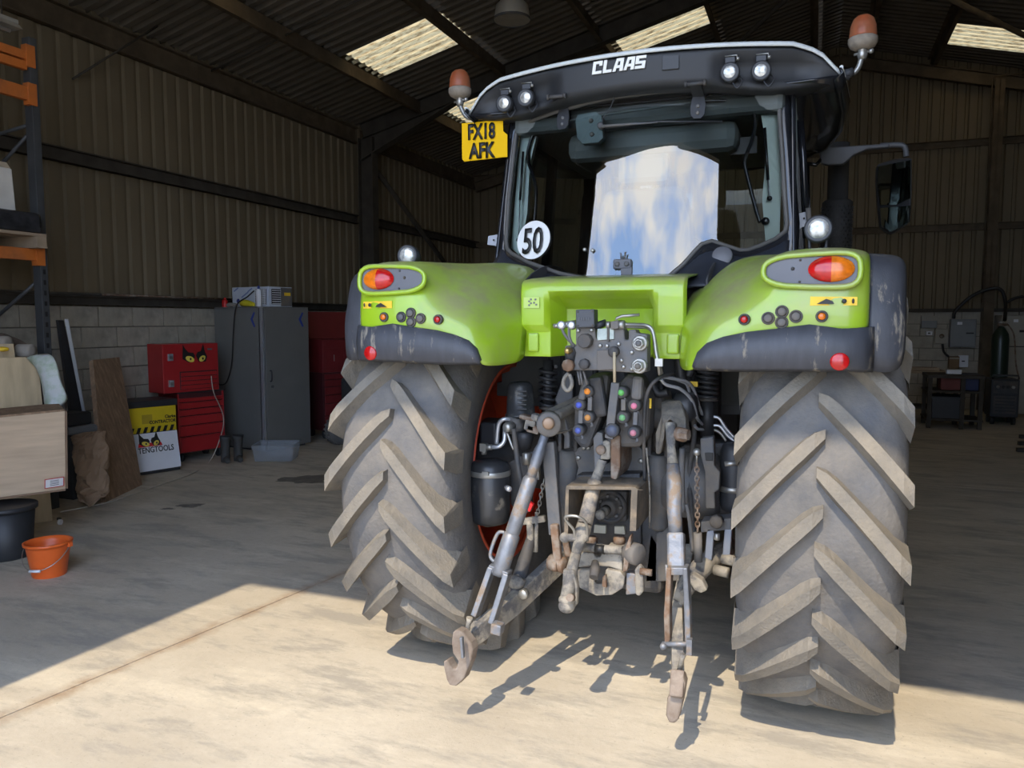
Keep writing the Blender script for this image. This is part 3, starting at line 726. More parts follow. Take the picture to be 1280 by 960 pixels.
# pillars, side windows, floor, windscreen
def side(dx, y, z): return Vector((CX+dx, y, z))
YFC = 5.25
cab = MB()
for s in (-1, 1):
    rear_lo, rear_hi = S(s*.71, 1.85, .04), S(s*.675, 2.70, .04)
    MB().bar(rear_lo, rear_hi, .055, .09, (0, 1, 0)).build('rear_pillar', M_cabblk, T, bevel=.012)
    MB().bar(S(s*.735, 1.92, .10), S(s*.70, 2.68, .10), .012, .05, (0, 1, 0)).build('pillar_trim', M_cabmid, T)
    MB().bar(side(s*.76, 4.55, 1.5), side(s*.70, 4.55, 2.68), .05, .07, (0, 1, 0)).build('door_pillar', M_cabblk, T, bevel=.01)
    MB().bar(side(s*.70, YFC, 1.5), side(s*.62, YFC-.1, 2.68), .06, .07, (0, 1, 0)).build('front_pillar', M_cabblk, T, bevel=.01)
    MB().add([side(s*.72, 3.78, 1.95), side(s*.76, 4.55, 1.6), side(s*.71, YFC, 1.6), side(s*.63, YFC-.1, 2.66), side(s*.70, 4.55, 2.68), side(s*.68, 3.92, 2.68)], [(0, 1, 4, 5), (1, 2, 3, 4)]).build('side_window', M_glass_side, T)
    # pale inner trim of the rear pillar
    a = [S(s*.655, 2.62, .05), S(s*.655, 2.02, .05), S(s*.60, 1.98, .06), S(s*.575, 2.2, .07), S(s*.585, 2.45, .07), S(s*.555, 2.60, .07), S(s*.50, 2.66, .07)]
    MB().prism(a, (0, .03, 0)).build('pillar_lining', M_cabin, T)
MB().add([side(-.70, YFC, 1.5), side(.70, YFC, 1.5), side(.62, YFC-.1, 2.66), side(-.62, YFC-.1, 2.66)], [(0, 1, 2, 3)]).build('windscreen', M_glass_side, T)
MB().span(CX-.74, CX+.74, 3.75, 5.25, 1.25, 1.32).build('cab_floor', M_cabdk, T)
MB().span(CX-.70, CX+.70, 3.72, 3.78, 1.3, 1.80).build('cab_rear_wall', M_cabdk, T)
for s in (-1, 1): MB().span(CX+s*.45, CX+s*.72, 3.78, 4.5, 1.3, 1.92).build('side_console', M_cabmid, T, bevel=.04)
# head lining with console
MB().span(CX-.66, CX+.66, 3.78, 5.15, 2.60, 2.70).build('head_lining', M_cabmid, T, bevel=.03)
MB().span(CX-.40, CX+.45, 3.86, 4.25, 2.46, 2.61).build('roof_console', M_cabmid, T, bevel=.05)
MB().box((CX+.45, 4.0, 2.50), (.16, .02, .08)).build('air_vent', M_blkpl, T)
# driver seat
seat = MB().span(CX-.27, CX+.27, 4.0, 4.5, 1.62, 1.76).build('seat_cushion', M_cabdk, T, bevel=.05)
MB().prism([side(-.25, 3.92, 1.72), side(.25, 3.92, 1.72), side(.24, 3.86, 2.15), side(.19, 3.85, 2.30), side(-.19, 3.85, 2.30), side(-.24, 3.86, 2.15)], (0, .12, .02)).build('seat_backrest', M_cabdk, T, bevel=.03)
MB().box((CX, 3.90, 2.40), (.26, .09, .15)).build('headrest', M_cabmid, T, bevel=.03)
MB().box((CX-.31, 4.1, 1.86), (.07, .34, .06)).build('armrest', M_cabmid, T, bevel=.02)
MB().box((CX+.31, 4.1, 1.86), (.10, .38, .07)).build('armrest', M_cabmid, T, bevel=.02)
ws = [Vector((CX+.19*math.cos(t), 4.72+.10*math.sin(t), 2.02+.15*math.sin(t))) for t in [2*PI*i/28 for i in range(29)]]
MB().tube(ws, .014, 8, False).build('steering_wheel', M_blkpl, T)
MB().tube([(CX, 4.72, 2.0), (CX, 4.9, 1.5)], .035, 10).build('steering_column', M_blkpl, T)
# things seen through the glass: guard bars, gas struts
def rod(px, d, r, m, name, n=8, par=None):
    return MB().tube(smooth_curve([onS(x, y, dd) for (x, y), dd in zip(px, d if isinstance(d, list) else [d]*len(px))], 4), r, n).build(name, m, par or T)
rod([(664, 330), (666, 300), (670, 250), (668, 225), (660, 200), (662, 180), (672, 162), (700, 150)], .05, .009, M_cabblk, 'grab_rail')
rod([(950, 278), (945, 262), (934, 220), (931, 200), (940, 175), (944, 150), (936, 132), (905, 126), (870, 127)], .05, .009, M_cabblk, 'grab_rail')
MB().lathe(onS(957, 277, .045), (0, -1, 0), [(.018, -.02), (.018, .02), (.014, .024), (.001, .025)], 14).build('rail_boss', M_cabblk, T)
for px0, px1, px2 in (((654, 190), (650, 250), (648, 300)), ((956, 160), (960, 225), (962, 248))):
    MB().tube([onS(*px0, .03), onS(*px1, .03)], .007, 8).build('gas_strut', M_cabblk, T)
    MB().tube([onS(*px1, .03), onS(*px2, .03)], .0035, 8).build('strut_rod', M_chrome, T)
    MB().sphere(onS(*px2, .03), .012).build('strut_end', M_cabblk, T)
MB().tube([onS(705, 152, .02), onS(780, 140, .02), onS(872, 127, .02)], .006, 8).build('defroster_bar', M_cabmid, T)
# wiper motor housing and wiper
hp = [onS(x, y, .012) for x, y in ((722, 143), (745, 139), (752, 145), (754, 172), (748, 178), (728, 180), (721, 172), (719, 150))]
MB().prism(hp, (0, .05, 0)).build('wiper_motor_cover', mat('smoked_cover', (.11, .15, .15), .5), T, bevel=.004)
for x, y in ((739, 151), (740, 168)): MB().lathe(onS(x, y, .012), (0, -1, 0), [(.011, 0), (.011, .006), (.004, .009)], 12).build('cover_bolt', M_grey, T)
wp = MB().lathe(onS(752, 158, .0), (0, -1, 0), [(.016, -.01), (.016, .022), (.010, .028)], 14).build('wiper_pivot', M_greydk, T)
MB().tube([onS(752, 158, -.024), onS(790, 155, -.022), onS(822, 153, -.018)], [.007, .006, .004], 8).build('wiper_arm', M_grey, T)
MB().tube([onS(757, 160, -.012), onS(822, 152, -.012), onS(903, 152, -.012)], .0045, 6).build('wiper_blade', M_blkpl, T)
MB().tube(smooth_curve([onS(745, 100, -.06), onS(760, 103, -.05), onS(768, 112, -.035), (onS(765, 130, -.03)), onS(755, 145, -.025), onS(752, 156, -.02)]), .0022, 6).build('washer_hose', M_blkpl, T)
# 50 km/h disc
def disc_on(x, y, r, name, m, d=-.008):
    c = onS(x, y); dx0, z0 = c.x-CX, c.z
    pts = [S(dx0 + r*math.cos(2*PI*i/40), z0 + r*.976*math.sin(2*PI*i/40), d) for i in range(40)]
    return MB().prism(pts, (0, .004, 0)).build(name, m, rear_window), dx0, z0
_, sdx, sz = disc_on(667, 300, .098, 'speed_disc', M_white)
slope = .7*sdx
text('50', 'speed_number', M_blackpaint, rear_window, S(sdx-.061, sz-.066, -.012) + Vector((0, -.004, 0)), (1, slope, 0), (0, .2217, 1), .132, bold=.018, sx=.72, depth=.003)
# window handle plate at the lower edge
hb = onS(778, 330, -.012)
MB().box(hb, (.085, .02, .045)).build('window_latch', M_lampgrey, rear_window, bevel=.006)
for k in (-1, 1): MB().lathe(hb+Vector((k*.022, -.01, 0)), (0, -1, 0), [(.013, 0), (.013, .005), (.006, .008)], 6).build('latch_bolt', M_grey, rear_window)
MB().box(hb+Vector((.02, .0, -.045)), (.05, .016, .06)).build('latch_tongue', M_lampgrey, rear_window)
MB().tube([hb+Vector((-.005, 0, .02)), hb+Vector((-.008, 0, .05))], .004).tube([hb+Vector((.01, 0, .02)), hb+Vector((.014, 0, .055))], .004).build('latch_fork', M_grey, rear_window)
for x, y in ((731, 312), (741, 313)): MB().lathe(onS(x, y, -.004), (0, -1, 0), [(.009, 0), (.009, .006), (.004, .009)], 12).build('glass_bolt', M_zinc, rear_window)
# ---- roof with fascia
TOP = [(-.895, 2.80), (-.87, 2.838), (-.83, 2.858), (-.62, 2.867), (-.395, 2.868), (0, 2.868), (.395, 2.866), (.62, 2.862), (.72, 2.852), (.80, 2.83), (.85, 2.785), (.89, 2.725)]
def RY(dx): return 3.58 + .22*dx*dx
cols = []
NS = 44
for i in range(NS+1):
    dx = -.895 + 1.79*i/NS
    a = abs(dx)
    zt = 2.868 - .012*(a/.62)**2 if a < .70 else 2.852 - .0175*((a-.70)/.05) if a < .80 else 2.817 - (a-.80)*1.05
    zb = 2.708 - .04*(a/.6)**2 if a < .6 else 2.668 + (a-.6)*.10
    if a > .8: zb += (a-.8)*.05
    y = RY(dx); t = zt-zb
    rec = 0.0
    # shallow dish that carries the work lamps on each side
    if .37 < a < .80: rec = .045*min(1, (a-.37)/.03, (.80-a)/.06)
    rec = max(0, rec)
    cols.append([Vector((CX+dx, y+.30, zb+.01)), Vector((CX+dx, y+.05, zb-.005)), Vector((CX+dx, y+.015+rec*.3, zb+.01)), Vector((CX+dx, y+.008+rec, zb+t*.22)), Vector((CX+dx, y+.004+rec, zb+t*.5)), Vector((CX+dx, y+rec*.9, zb+t*.68)), Vector((CX+dx, y-.004, zb+t*.84)), Vector((CX+dx, y, zt-.012)), Vector((CX+dx, y+.01, zt-.010))])
roof = MB().grid(cols).build('roof_fascia', mat('fascia_black', (.020, .0205, .022), .55, var=.1), T)
# pale roof skin: rim along the top of the fascia and the shell behind it
rows = []
for i in range(NS+1):
    dx = -.895 + 1.79*i/NS; a = abs(dx); zt = 2.868 - .012*(a/.62)**2 if a < .70 else 2.852 - .0175*((a-.70)/.05) if a < .80 else 2.817 - (a-.80)*1.05
    y = RY(dx); yf = 5.75 - .35*dx*dx
    rows.append([Vector((CX+dx, y-.012, zt-.012)), Vector((CX+dx, y-.014, zt)), Vector((CX+dx, y+.0, zt+.008)), Vector((CX+dx, y+.10, zt+.02)), Vector((CX+dx*1.03, 4.4, zt+.03)), Vector((CX+dx*.9, 5.1, zt+.0)), Vector((CX+dx*.55, 5.55, zt-.05))])
MB().grid(rows).build('roof_shell', mat('pale_roof_shell', (.62, .64, .62), .4, var=.05), T, solid=.008)
# underside and side skirts (dark), curving down towards the front
PLAN = [(3.70, .885), (3.9, .905), (4.2, .93), (4.6, .925), (5.0, .87), (5.3, .76), (5.55, .58), (5.68, .35)]
rows = [[Vector((CX+w*k/6, y + (.08*(1-abs(k)/6) if y < 3.8 else 0), 2.70 - .03*math.sin((y-3.7)/2*PI))) for k in range(-6, 7)] for y, w in PLAN]
MB().grid(rows).build('roof_underside', M_cabblk, T, solid=.01)
for s in (-1, 1):
    rows = [[Vector((CX+s*w, y, 2.735)), Vector((CX+s*(w+.012), y, 2.715)), Vector((CX+s*(w-.02), y, 2.685 - .03*math.sin((y-3.7)/2*PI)))] for y, w in PLAN]
    MB().grid(rows).build('roof_skirt', M_cabblk, T, solid=.01)
    MB().tube([Vector((CX+s*(w+.006), y, 2.738)) for y, w in PLAN], .008, 6).build('roof_bead', MATS['pale_roof_shell'], T)
# hinges of the rear window
for px, py in ((704, 128), (873, 112)):
    c = onS(px, py, -.03); c.y = RY(c.x-CX) + .005
    h = MB().tube([c+Vector((-.045, -.012, 0)), c+Vector((.045, -.012, 0))], .009, 12).tube([c+Vector((-.048, -.012, 0)), c+Vector((-.036, -.012, 0))], .013, 12).tube([c+Vector((.036, -.012, 0)), c+Vector((.048, -.012, 0))], .013, 12).build('window_hinge', M_greydk, T)
    dx0 = c.x-CX
    q = [S(dx0-.026, c.z-.03, -.018), S(dx0+.026, c.z-.03, -.018), S(dx0+.033, c.z-.075, -.018), S(dx0+.030, c.z-.115, -.018), S(dx0+.015, c.z-.132, -.018), S(dx0-.015, c.z-.132, -.018), S(dx0-.030, c.z-.115, -.018), S(dx0-.033, c.z-.075, -.018)]
    q2 = [c+Vector((-.024, -.014, -.004)), c+Vector((.024, -.014, -.004)), q[1], q[0]]
    MB().prism(q, (0, .012, 0)).prism(q2, (0, .010, 0)).build('hinge_strap', M_blkpl, h)
    for k in (-.075, -.107): MB().lathe(S(dx0, c.z+k, -.018), (0, -1, 0), [(.009, 0), (.009, .004), (.004, .006)], 10).build('hinge_bolt', M_grey, h)
# roof work lamps
for px, py in ((630, 128), (657, 121), (912, 89), (951, 87)):
    v = ray(px, py); t = 3.6
    for _ in range(60):
        P = _C+v*t; t += (RY(P.x-CX)-.012-P.y)/v.y*.8
    c = _C+v*t; s = 1 if c.x > CX else -1
    lp = MB().lathe(c+Vector((0, .07, 0)), (0.02*s, -1, -.06), [(.020, 0), (.035, .015), (.042, .045), (.043, .072), (.037, .076)], 24).build('roof_work_lamp', M_blkpl, roof.parent)
    MB().lathe(c+Vector((0, -.001, -.004)), (0.02*s, -1, -.06), [(.036, -.006), (.036, 0), (.024, .006), (.001, .008)], 24).build('lamp_lens', M_lampglass, lp)
    MB().box(c+Vector((0, .03, .052)), (.045, .05, .030)).build('lamp_mount', M_blkpl, lp, bevel=.004)
    MB().tube([c+Vector((-.022, .0, .066)), c+Vector((.03, .0, .066)), c+Vector((.03, .0, .042))], .003, 6).sphere(c+Vector((.034, .0, .05)), .008).build('mount_clip', M_zinc, lp)
    MB().tube(smooth_curve([c+Vector((.035, .04, -.01)), c+Vector((.055, .01, -.045)), c+Vector((.035, 0, -.075)), c+Vector((.015, .01, -.05)), c+Vector((.012, .04, -.035))]), .004, 6).build('lamp_cable', M_blkpl, lp)
# maker's lettering on the fascia, built from block strokes
def block_letters(o, right, up, h, m, parent, name):
    right, up = Vector(right).normalized(), Vector(up).normalized(); nrm = right.cross(up)
    L = {'C': [[(0,0),(.82,0),(.82,.22),(.27,.22),(.27,.78),(.55,.78),(.55,.62),(.82,.62),(.82,1),(0,1)]],
         'L': [[(0,0),(.75,0),(.75,.22),(.27,.22),(.27,1),(0,1)]],
         'A': [[(0,0),(.25,0),(.30,.25),(.58,.25),(.58,.46),(.34,.46),(.42,.78),(.58,.78),(.58,1),(.24,1)], [(.58,0),(.86,0),(.86,1),(.58,1)]],
         'S': [[(0,0),(.82,0),(.82,.58),(.27,.58),(.27,.78),(.82,.78),(.82,1),(0,1),(0,.38),(.55,.38),(.55,.22),(0,.22)]]}
    x = 0
    for ch in 'CLAAS':
        mb = MB()
        for poly in L[ch]:
            pts = []
            for a, b in poly: pts.append(Vector(o) + right*((x + a + .14*b)*h) + up*(b*h) + nrm*.004)
            for p in pts: p.y = RY(p.x-CX) + .0 + (p.z-2.84)*-.03 - .010
            mb.prism(pts, (0, .006, 0))
        mb.build(name, m, parent)
        x += .93 if ch != 'L' else .84
block_letters((CX-.187, RY(.1)-.01, 2.792), (1, 0, 0), (0, 0, 1), .056, mat('off_white_letters', (.82, .80, .74), .5, var=.03), roof, 'letter')
pp = [Vector((CX+dx, RY(dx)-.006, z)) for dx, z in ((.14, 2.775), (.215, 2.775), (.215, 2.835), (.14, 2.84))]
MB().prism(pp, (0, .01, 0)).build('fascia_flap', M_blkpl, roof, bevel=.002)
# number plate
pl = thing_plate = MB()
pts = [at(577, 154, Y=3.78), at(628.5, 149.5, Y=3.78), at(629, 164, Y=3.78), at(634, 168, Y=3.78), at(634, 196, Y=3.78), at(580, 202, Y=3.78), at(577.5, 199, Y=3.78)]
plate = MB().prism(pts, (0, .006, 0)).build('number_plate', M_yel, T, bevel=.002)
pr_ = (at(628, 150, Y=3.78)-at(577, 154, Y=3.78)).normalized()
text('FX18', 'registration_letters', M_blackpaint, plate, at(584.5, 174.5, Y=3.774), pr_, (0, 0, 1), .079, bold=.034, sx=.66, depth=.003)
text('AFK', 'registration_letters', M_blackpaint, plate, at(587, 198, Y=3.774), pr_, (0, 0, 1), .079, bold=.034, sx=.72, depth=.003)
MB().tube([at(600, 150, Y=3.8), at(602, 140, Y=3.82)], .008).tube([at(622, 150, Y=3.8), at(622, 140, Y=3.82)], .008).build('plate_bracket', M_blkpl, plate)
# beacons on bent tubes
for bx, by_, pts in ((575, 108, [(575, 126), (577, 136), (585, 147), (600, 147)]), (1079, 42, [(1078, 66), (1074, 82), (1066, 92), (1050, 97)])):
    Yb = 3.88
    P = smooth_curve([at(x, y, Y=Yb) for x, y in pts], 5)
    b = MB().tube(P, .012, 12).build('beacon_stalk', M_zinc, T)
    base = P[0]
    MB().lathe(base+Vector((0, 0, -.01)), (0, 0, 1), [(.016, -.02), (.022, 0), (.018, .02), (.03, .03)], 16).build('beacon_clamp', M_zinc, b)
    MB().tube([base+Vector((-.035, 0, -.005)), base+Vector((.035, 0, .005))], .006, 8).sphere(base+Vector((.035, 0, .004)), .012).build('clamp_screw', M_zinc, b)
    MB().lathe(base, (0, 0, 1), [(.03, .012), (.054, .026), (.062, .042), (.062, .062), (.056, .066)], 24).build('beacon_base', M_beaconbase, b)
    MB().lathe(base, (0, 0, 1), [(.056, .062), (.058, .072), (.054, .115), (.043, .145), (.028, .158), (.001, .163)], 24).build('beacon_lens', M_beacon, b)
MB().tube([at(1030, 100, Y=3.85), at(1062, 97, Y=3.86)], .012, 8).tube([at(1055, 93, Y=3.87), at(1066, 90, Y=3.88)], .02, 12).build('stalk_socket', M_greydk, T)
# right-hand door gear: grab tube, hinges, exhaust, mirror
MB().tube([at(1000, 152, Y=4.0), at(1004, 200, Y=4.0), at(1008, 298, Y=4.0)], .018, 12).build('door_gas_tube', M_cabblk, T)
MB().tube([at(989, 124, Y=3.95), at(994, 150, Y=3.95)], .014, 12).box(at(986, 138, Y=3.95), (.05, .02, .09)).build('door_hinge', M_grey, T)
def hinge_plate(px, Yh):
    p = MB().prism([at(x, y, Y=Yh) for x, y in px], (0, .012, 0)).build('door_hinge_plate', mat('pale_hinge_grey', (.42, .43, .47), .5), T, bevel=.002)
    return p
hp1 = hinge_plate([(992, 268), (1010, 264), (1010, 282), (1002, 284), (994, 291)], 3.9)
for x, y in ((998, 274), (998, 283), (1005, 273)): MB().cyl(at(x, y, Y=3.905), at(x, y, Y=3.89), .005, n=10).build('plate_hole', M_blackpaint, hp1)
MB().tube([at(1010, 260, Y=3.88), at(1013, 290, Y=3.88)], .012, 10).build('hinge_pin', M_grey, hp1)
hp2 = hinge_plate([(610, 295), (627, 292), (626, 311), (618, 307), (609, 306)], 3.9)
for x, y in ((617, 300), (622, 298), (622, 306)): MB().cyl(at(x, y, Y=3.905), at(x, y, Y=3.89), .005, n=10).build('plate_hole', M_blackpaint, hp2)
ex = MB().lathe(at(1044, 330, Y=5.35), (0, 0, 1), [(.091, 0), (.091, .385), (.08, .395), (.062, .405), (.062, .75), (.05, .75)], 24).build('exhaust_stack', mat('sooty_black', (.022, .022, .023), .75), T)
gm = MB()
for i in range(16):
    for j in range(10):
        a = PI + PI*(j+.5*(i % 2))/10; p = at(1044, 330, Y=5.35) + Vector((.0925*math.cos(a), .0925*math.sin(a), .02+.022*i)); gm.box(p, (.009, .006, .009), rotz(a))
g = gm.build('guard_perforation', M_blackpaint, ex); g['kind'] = 'stuff'
ma = MB().prism([at(x, y, Y=5.1) for x, y in ((1024, 188), (1034, 184), (1050, 183), (1112, 179), (1112, 184), (1085, 186), (1068, 193), (1054, 205), (1036, 206), (1026, 204))], (0, .05, 0)).build('mirror_arm', mat('mirror_arm_plastic', (.075, .078, .084), .55), T, bevel=.008)
MB().tube(smooth_curve([at(1100, 182, Y=5.12), at(1122, 181, Y=5.12), at(1131, 184, Y=5.12), at(1133, 196, Y=5.12)]), .016, 10).build('mirror_tube', MATS['mirror_arm_plastic'], ma)
MB().tube([at(1005, 187, Y=5.1), at(1030, 190, Y=5.12)], .012).tube([at(1005, 204, Y=5.1), at(1020, 206, Y=5.1), at(1030, 196, Y=5.12)], .012).tube([at(1010, 205, Y=5.1), at(1013, 320, Y=5.1)], .008).build('arm_bracket', M_cabblk, ma)
mh = MB().prism([at(x, y, Y=5.16-(x-1118)*.0045) for x, y in ((1096, 205), (1118, 198), (1140, 196), (1140, 240), (1138, 278), (1114, 293), (1100, 284), (1097, 256), (1095, 225))], (0, .09, 0)).build('mirror_housing', M_blkpl, ma, bevel=.015)
M_mirror = mat('mirror_glass', (.55, .62, .58), .02, metal=1, var=.02)
MB().prism([at(x, y, Y=5.14-(x-1118)*.0045) for x, y in ((1098, 208), (1138, 200), (1138, 248), (1120, 256), (1100, 256), (1097, 230))], (.0, .006, 0)).build('mirror_glass', M_mirror, ma)
MB().prism([at(x, y, Y=5.14-(x-1118)*.0045) for x, y in ((1100, 260), (1138, 257), (1137, 277), (1114, 290), (1102, 283))], (0, .006, 0)).build('wide_angle_glass', M_mirror, ma)
# left-hand mirror, mirrored stub so that the tractor is complete
# ================================================================== rear linkage and hydraulics
def A(px, Y): return [at(x, y, Y=Y) for x, y in px]
def plate(name, px, Y, th, m, par=None, bevel=.004): return MB().prism(A(px, Y), (0, th, 0)).build(name, m, par or T, bevel=bevel)
def knob(name, x, y, Y, r, h, m, par=None, n=16, axis=(0, -1, 0)):
    return MB().lathe(at(x, y, Y=Y), axis, [(r, -.01), (r, h*.75), (r*.8, h), (.001, h)], n, True).build(name, m, par or T)
def bolts(name, lst, Y, r, m, par=None, h=.012):
    for x, y in lst: knob(name, x, y, Y, r, h, m, par, 6)
def pipe(name, pts, r, m, par=None, n=8): return MB().tube(smooth_curve([at(x, y, Y=Y) for x, y, Y in pts], 5), r, n).build(name, m, par or T)
# ---- coupling block in front of the cowl
hb = plate('coupling_block', [(706, 432), (719.5, 432), (719.5, 409), (743, 409), (745, 424), (767, 424), (767, 411), (780, 411), (781, 425), (785.5, 425), (785.5, 412), (795, 412), (795, 416), (809, 418), (809, 465), (790, 466), (746, 463), (706, 463)], 2.95, .07, M_grey, bevel=.006)
plate('block_side', [(766, 414), (782, 414), (782, 462), (766, 462)], 2.99, .10, M_greydk, hb)
cb = plate('control_box', [(719.5, 387), (742.5, 386.5), (743, 409), (719.5, 410)], 2.92, .06, mat('charcoal_box', (.05, .052, .058), .5), hb, .004)
bolts('box_screw', [(722, 389.5), (740, 389), (740.5, 406.5), (722, 407)], 2.918, .004, M_greydk, cb, .003)
for k_ in range(5): MB().box(at(724+k_*3, 398.5, Y=2.918), (.006, .003, .012)).build('box_emboss', mat('embossed_grey', (.075, .077, .083), .5), cb)
plate('type_label', [(746.5, 411), (766, 410), (767.5, 413), (767.5, 424), (747, 425.5), (746, 422)], 2.945, .01, mat('pale_label', (.34, .38, .34), .5, metal=.2, var=.25, scale=40), hb, .002)
plate('label_strap', [(758.5, 405), (761.5, 405), (761.5, 427), (758.5, 427)], 2.94, .01, M_greydk, hb, .001)
plate('square_cover', [(745.6, 438), (766, 437), (767.5, 462), (746.5, 463)], 2.935, .02, mat('brown_grey_cover', (.135, .120, .105), .75, var=.1), hb, .003)
kn = MB().lathe(at(733, 426, Y=2.95), (0, -1, 0), [(.030, -.01), (.030, .03), (.026, .036), (.001, .036)], 10, True, False).build('rotary_cap', M_greydk, hb)
for x, y in ((800.4, 429), (799.6, 457.3)):
    k = MB().lathe(at(x, y, Y=2.95), (0, -1, 0), [(.030, -.01), (.030, .012), (.026, .014)], 24).build('coupler_flange', M_zinc, hb)
    MB().lathe(at(x, y, Y=2.95), (0, -1, 0), [(.022, .01), (.022, .032), (.017, .036), (.001, .036)], 6, True, False).build('hex_nut', M_zinc, k)
    MB().lathe(at(x, y, Y=2.95), (0, -1, 0), [(.012, .03), (.012, .042), (.001, .043)], 12).build('nut_stud', M_grey, k)
bolts('bolt', [(750.5, 432), (759, 432.3), (773.5, 430), (790, 440.5), (777, 450.5), (779.5, 458.5), (790, 461), (739.5, 412.5), (723, 413.3)], 2.948, .008, M_zinc, hb, .008)
knob('brass_fitting', 713, 438, 2.94, .014, .05, mat('brass', (.42, .30, .12), .35, metal=.8), hb, 6)
MB().lathe(at(713, 440, Y=2.95), (0, -.3, 1), [(.02, -.04), (.024, 0), (.016, .02)], 14).build('fitting_body', M_greydk, hb)
knob('rusty_nut', 711, 456.5, 2.945, .026, .02, M_rusty, hb, 8)
knob('cap_screw', 731, 455, 2.945, .022, .02, M_greydk, hb, 8)
bj = knob('ball_joint', 768, 439.5, 2.945, .021, .03, M_greydk, hb, 20)
MB().tube(A([(768, 440), (768.3, 478)], 2.91), .006, 8).build('linkage_rod', mat('ochre_rod', (.42, .34, .22), .6), hb)
vb = plate('shut_off_valve', [(763, 402), (773, 400), (773, 411), (763, 412)], 2.93, .05, M_grey, hb, .003)
MB().tube(A([(770, 400), (771, 397.5), (778, 395), (799.5, 393.5)], 2.93), .0055, 8).build('valve_lever', M_zinc, vb)
MB().cyl(at(773, 406, Y=2.95), at(781, 406, Y=2.95), .018, n=8).cyl(at(758, 406, Y=2.95), at(763, 406, Y=2.95), .014, n=8).build('valve_union', M_zinc, vb)
MB().cyl(at(748, 403, Y=2.99), at(751, 410, Y=2.99), .03, n=14).build('hose_end', M_blkpl, hb)
pipe('steel_pipe', [(781, 405.5, 2.96), (795, 406, 2.98), (808, 407, 3.0), (816, 414, 3.0), (820, 440, 3.0), (823, 455, 3.0), (824.5, 468, 3.03)], .0075, M_zinc)
pipe('steel_pipe', [(782, 408.5, 2.98), (800, 409, 3.0), (810, 410, 3.02), (817.5, 419, 3.02), (822, 445, 3.02), (827.5, 467, 3.05)], .0065, M_zinc)
MB().box(at(824, 453, Y=3.0), (.03, .02, .03)).build('pipe_clip', M_zinc, T)
MB().tube(A([(692, 407.5), (699, 407)], 2.95), .009, 8).tube(A([(698, 407), (720, 404)], 2.97), .013, 8).build('breather_pipe', M_zinc, hb)
for x in (702, 714.5):
    MB().lathe(at(x, 406.5, Y=2.95), (0, -1, .1), [(.017, -.02), (.017, .01), (.008, .012), (.001, .012)], 14).build('banjo_fitting', M_chrome, hb)
pipe('thin_pipe', [(702, 409, 2.95), (705, 417, 2.94), (711, 425, 2.94), (718, 432, 2.95)], .006, M_grey, hb)
pipe('thin_pipe', [(711.5, 409, 2.95), (711.5, 420, 2.94), (714, 428, 2.94), (717, 433, 2.95)], .006, M_grey, hb)
MB().tube([at(x, y, Y=2.95) for x, y in smooth_curve([(711, 466, 0), (706, 472, 0), (704, 480, 0), (707, 487, 0), (712, 487, 0), (715, 479, 0), (712, 468, 0)], 4) and [(p.x, p.y) for p in smooth_curve([(711, 466, 0), (706, 472, 0), (704, 480, 0), (707, 487, 0), (712, 487, 0), (715, 479, 0), (712, 468, 0)], 4)]], .0085, 8).build('rope_loop', M_dirty, T)
for x0, x1 in ((722, 725), (725, 728), (729, 734)): MB().tube(A([(x0, 463), (x1, 481)], 2.97), .005, 6).build('cable', M_grey, T)
# ---- valve columns with colour-coded caps
plate('valve_casting', [(716, 548), (717, 512), (727, 478), (742, 466), (762, 468), (758, 500), (750, 524), (742, 545), (736, 562), (724, 560)], 3.08, .14, M_greydk, bevel=.02)
plate('valve_casting', [(756, 556), (766, 520), (771, 482), (784, 466), (800, 470), (812, 500), (810, 545), (800, 560), (766, 560)], 3.08, .14, M_greydk, bevel=.02)
MB().bar(at(770, 478, Y=3.03), at(762, 548, Y=3.03), .035, .03, (0, 1, 0)).build('valve_web', M_grey, T, bevel=.004)
MB().bar(at(744, 470, Y=3.06), at(752, 520, Y=3.09), .06, .05, (0, 1, 0)).build('valve_web', M_greydk, T, bevel=.015)
MB().bar(at(733, 474, Y=3.04), at(727, 500, Y=3.03), .03, .03, (0, 1, 0)).build('valve_web', M_grey, T, bevel=.01)
MB().bar(at(798, 470, Y=3.05), at(796, 500, Y=3.04), .045, .04, (0, 1, 0)).build('valve_web', M_grey, T, bevel=.015)
CAPS = [(736.5, 488.5, (.80, .26, .03), 'orange'), (737, 521, (.55, .24, .06), 'orange'), (726, 505.5, (.07, .10, .45), 'blue'), (725, 537, (.08, .11, .36), 'blue'), (778.5, 490, (.12, .42, .10), 'green'), (780, 521, (.14, .34, .14), 'green'), (794.5, 506.5, (.62, .18, .26), 'pink'), (793.5, 540, (.48, .18, .22), 'pink')]
for x, y, c, nm in CAPS:
    cp = MB().lathe(at(x, y, Y=3.05), (0, -1, 0), [(.020, -.05), (.026, -.02), (.026, .022), (.021, .030), (.010, .030), (.001, .030)], 20).build('coupler_cap', M_greydk, T)
    MB().lathe(at(x, y, Y=3.05), (0, -1, 0), [(.0125, .024), (.0125, .033), (.001, .034)], 16).build('colour_marker', mat(nm+'_marker_%d' % int(y), c, .6, var=.1), cp)
    MB().tube([at(x+2, y+7, Y=3.03), at(x+4, y+11, Y=3.03), at(x+1, y+12, Y=3.03)], .005, 6).build('cap_tab', M_grey, cp)
for (x0, y0), (x1, y1) in (((738, 497), (737.5, 513)), ((726.5, 513), (726, 529)), ((779.5, 499), (779.5, 513)), ((795, 515), (794, 531))):
    MB().bar(at(x0, y0, Y=3.02), at(x1, y1, Y=3.02), .018, .014, (0, 1, 0)).build('cap_link', M_grey, T, bevel=.002)
lc = knob('return_cap', 766, 537.5, 3.03, .030, .02, M_greydk, None, 22)
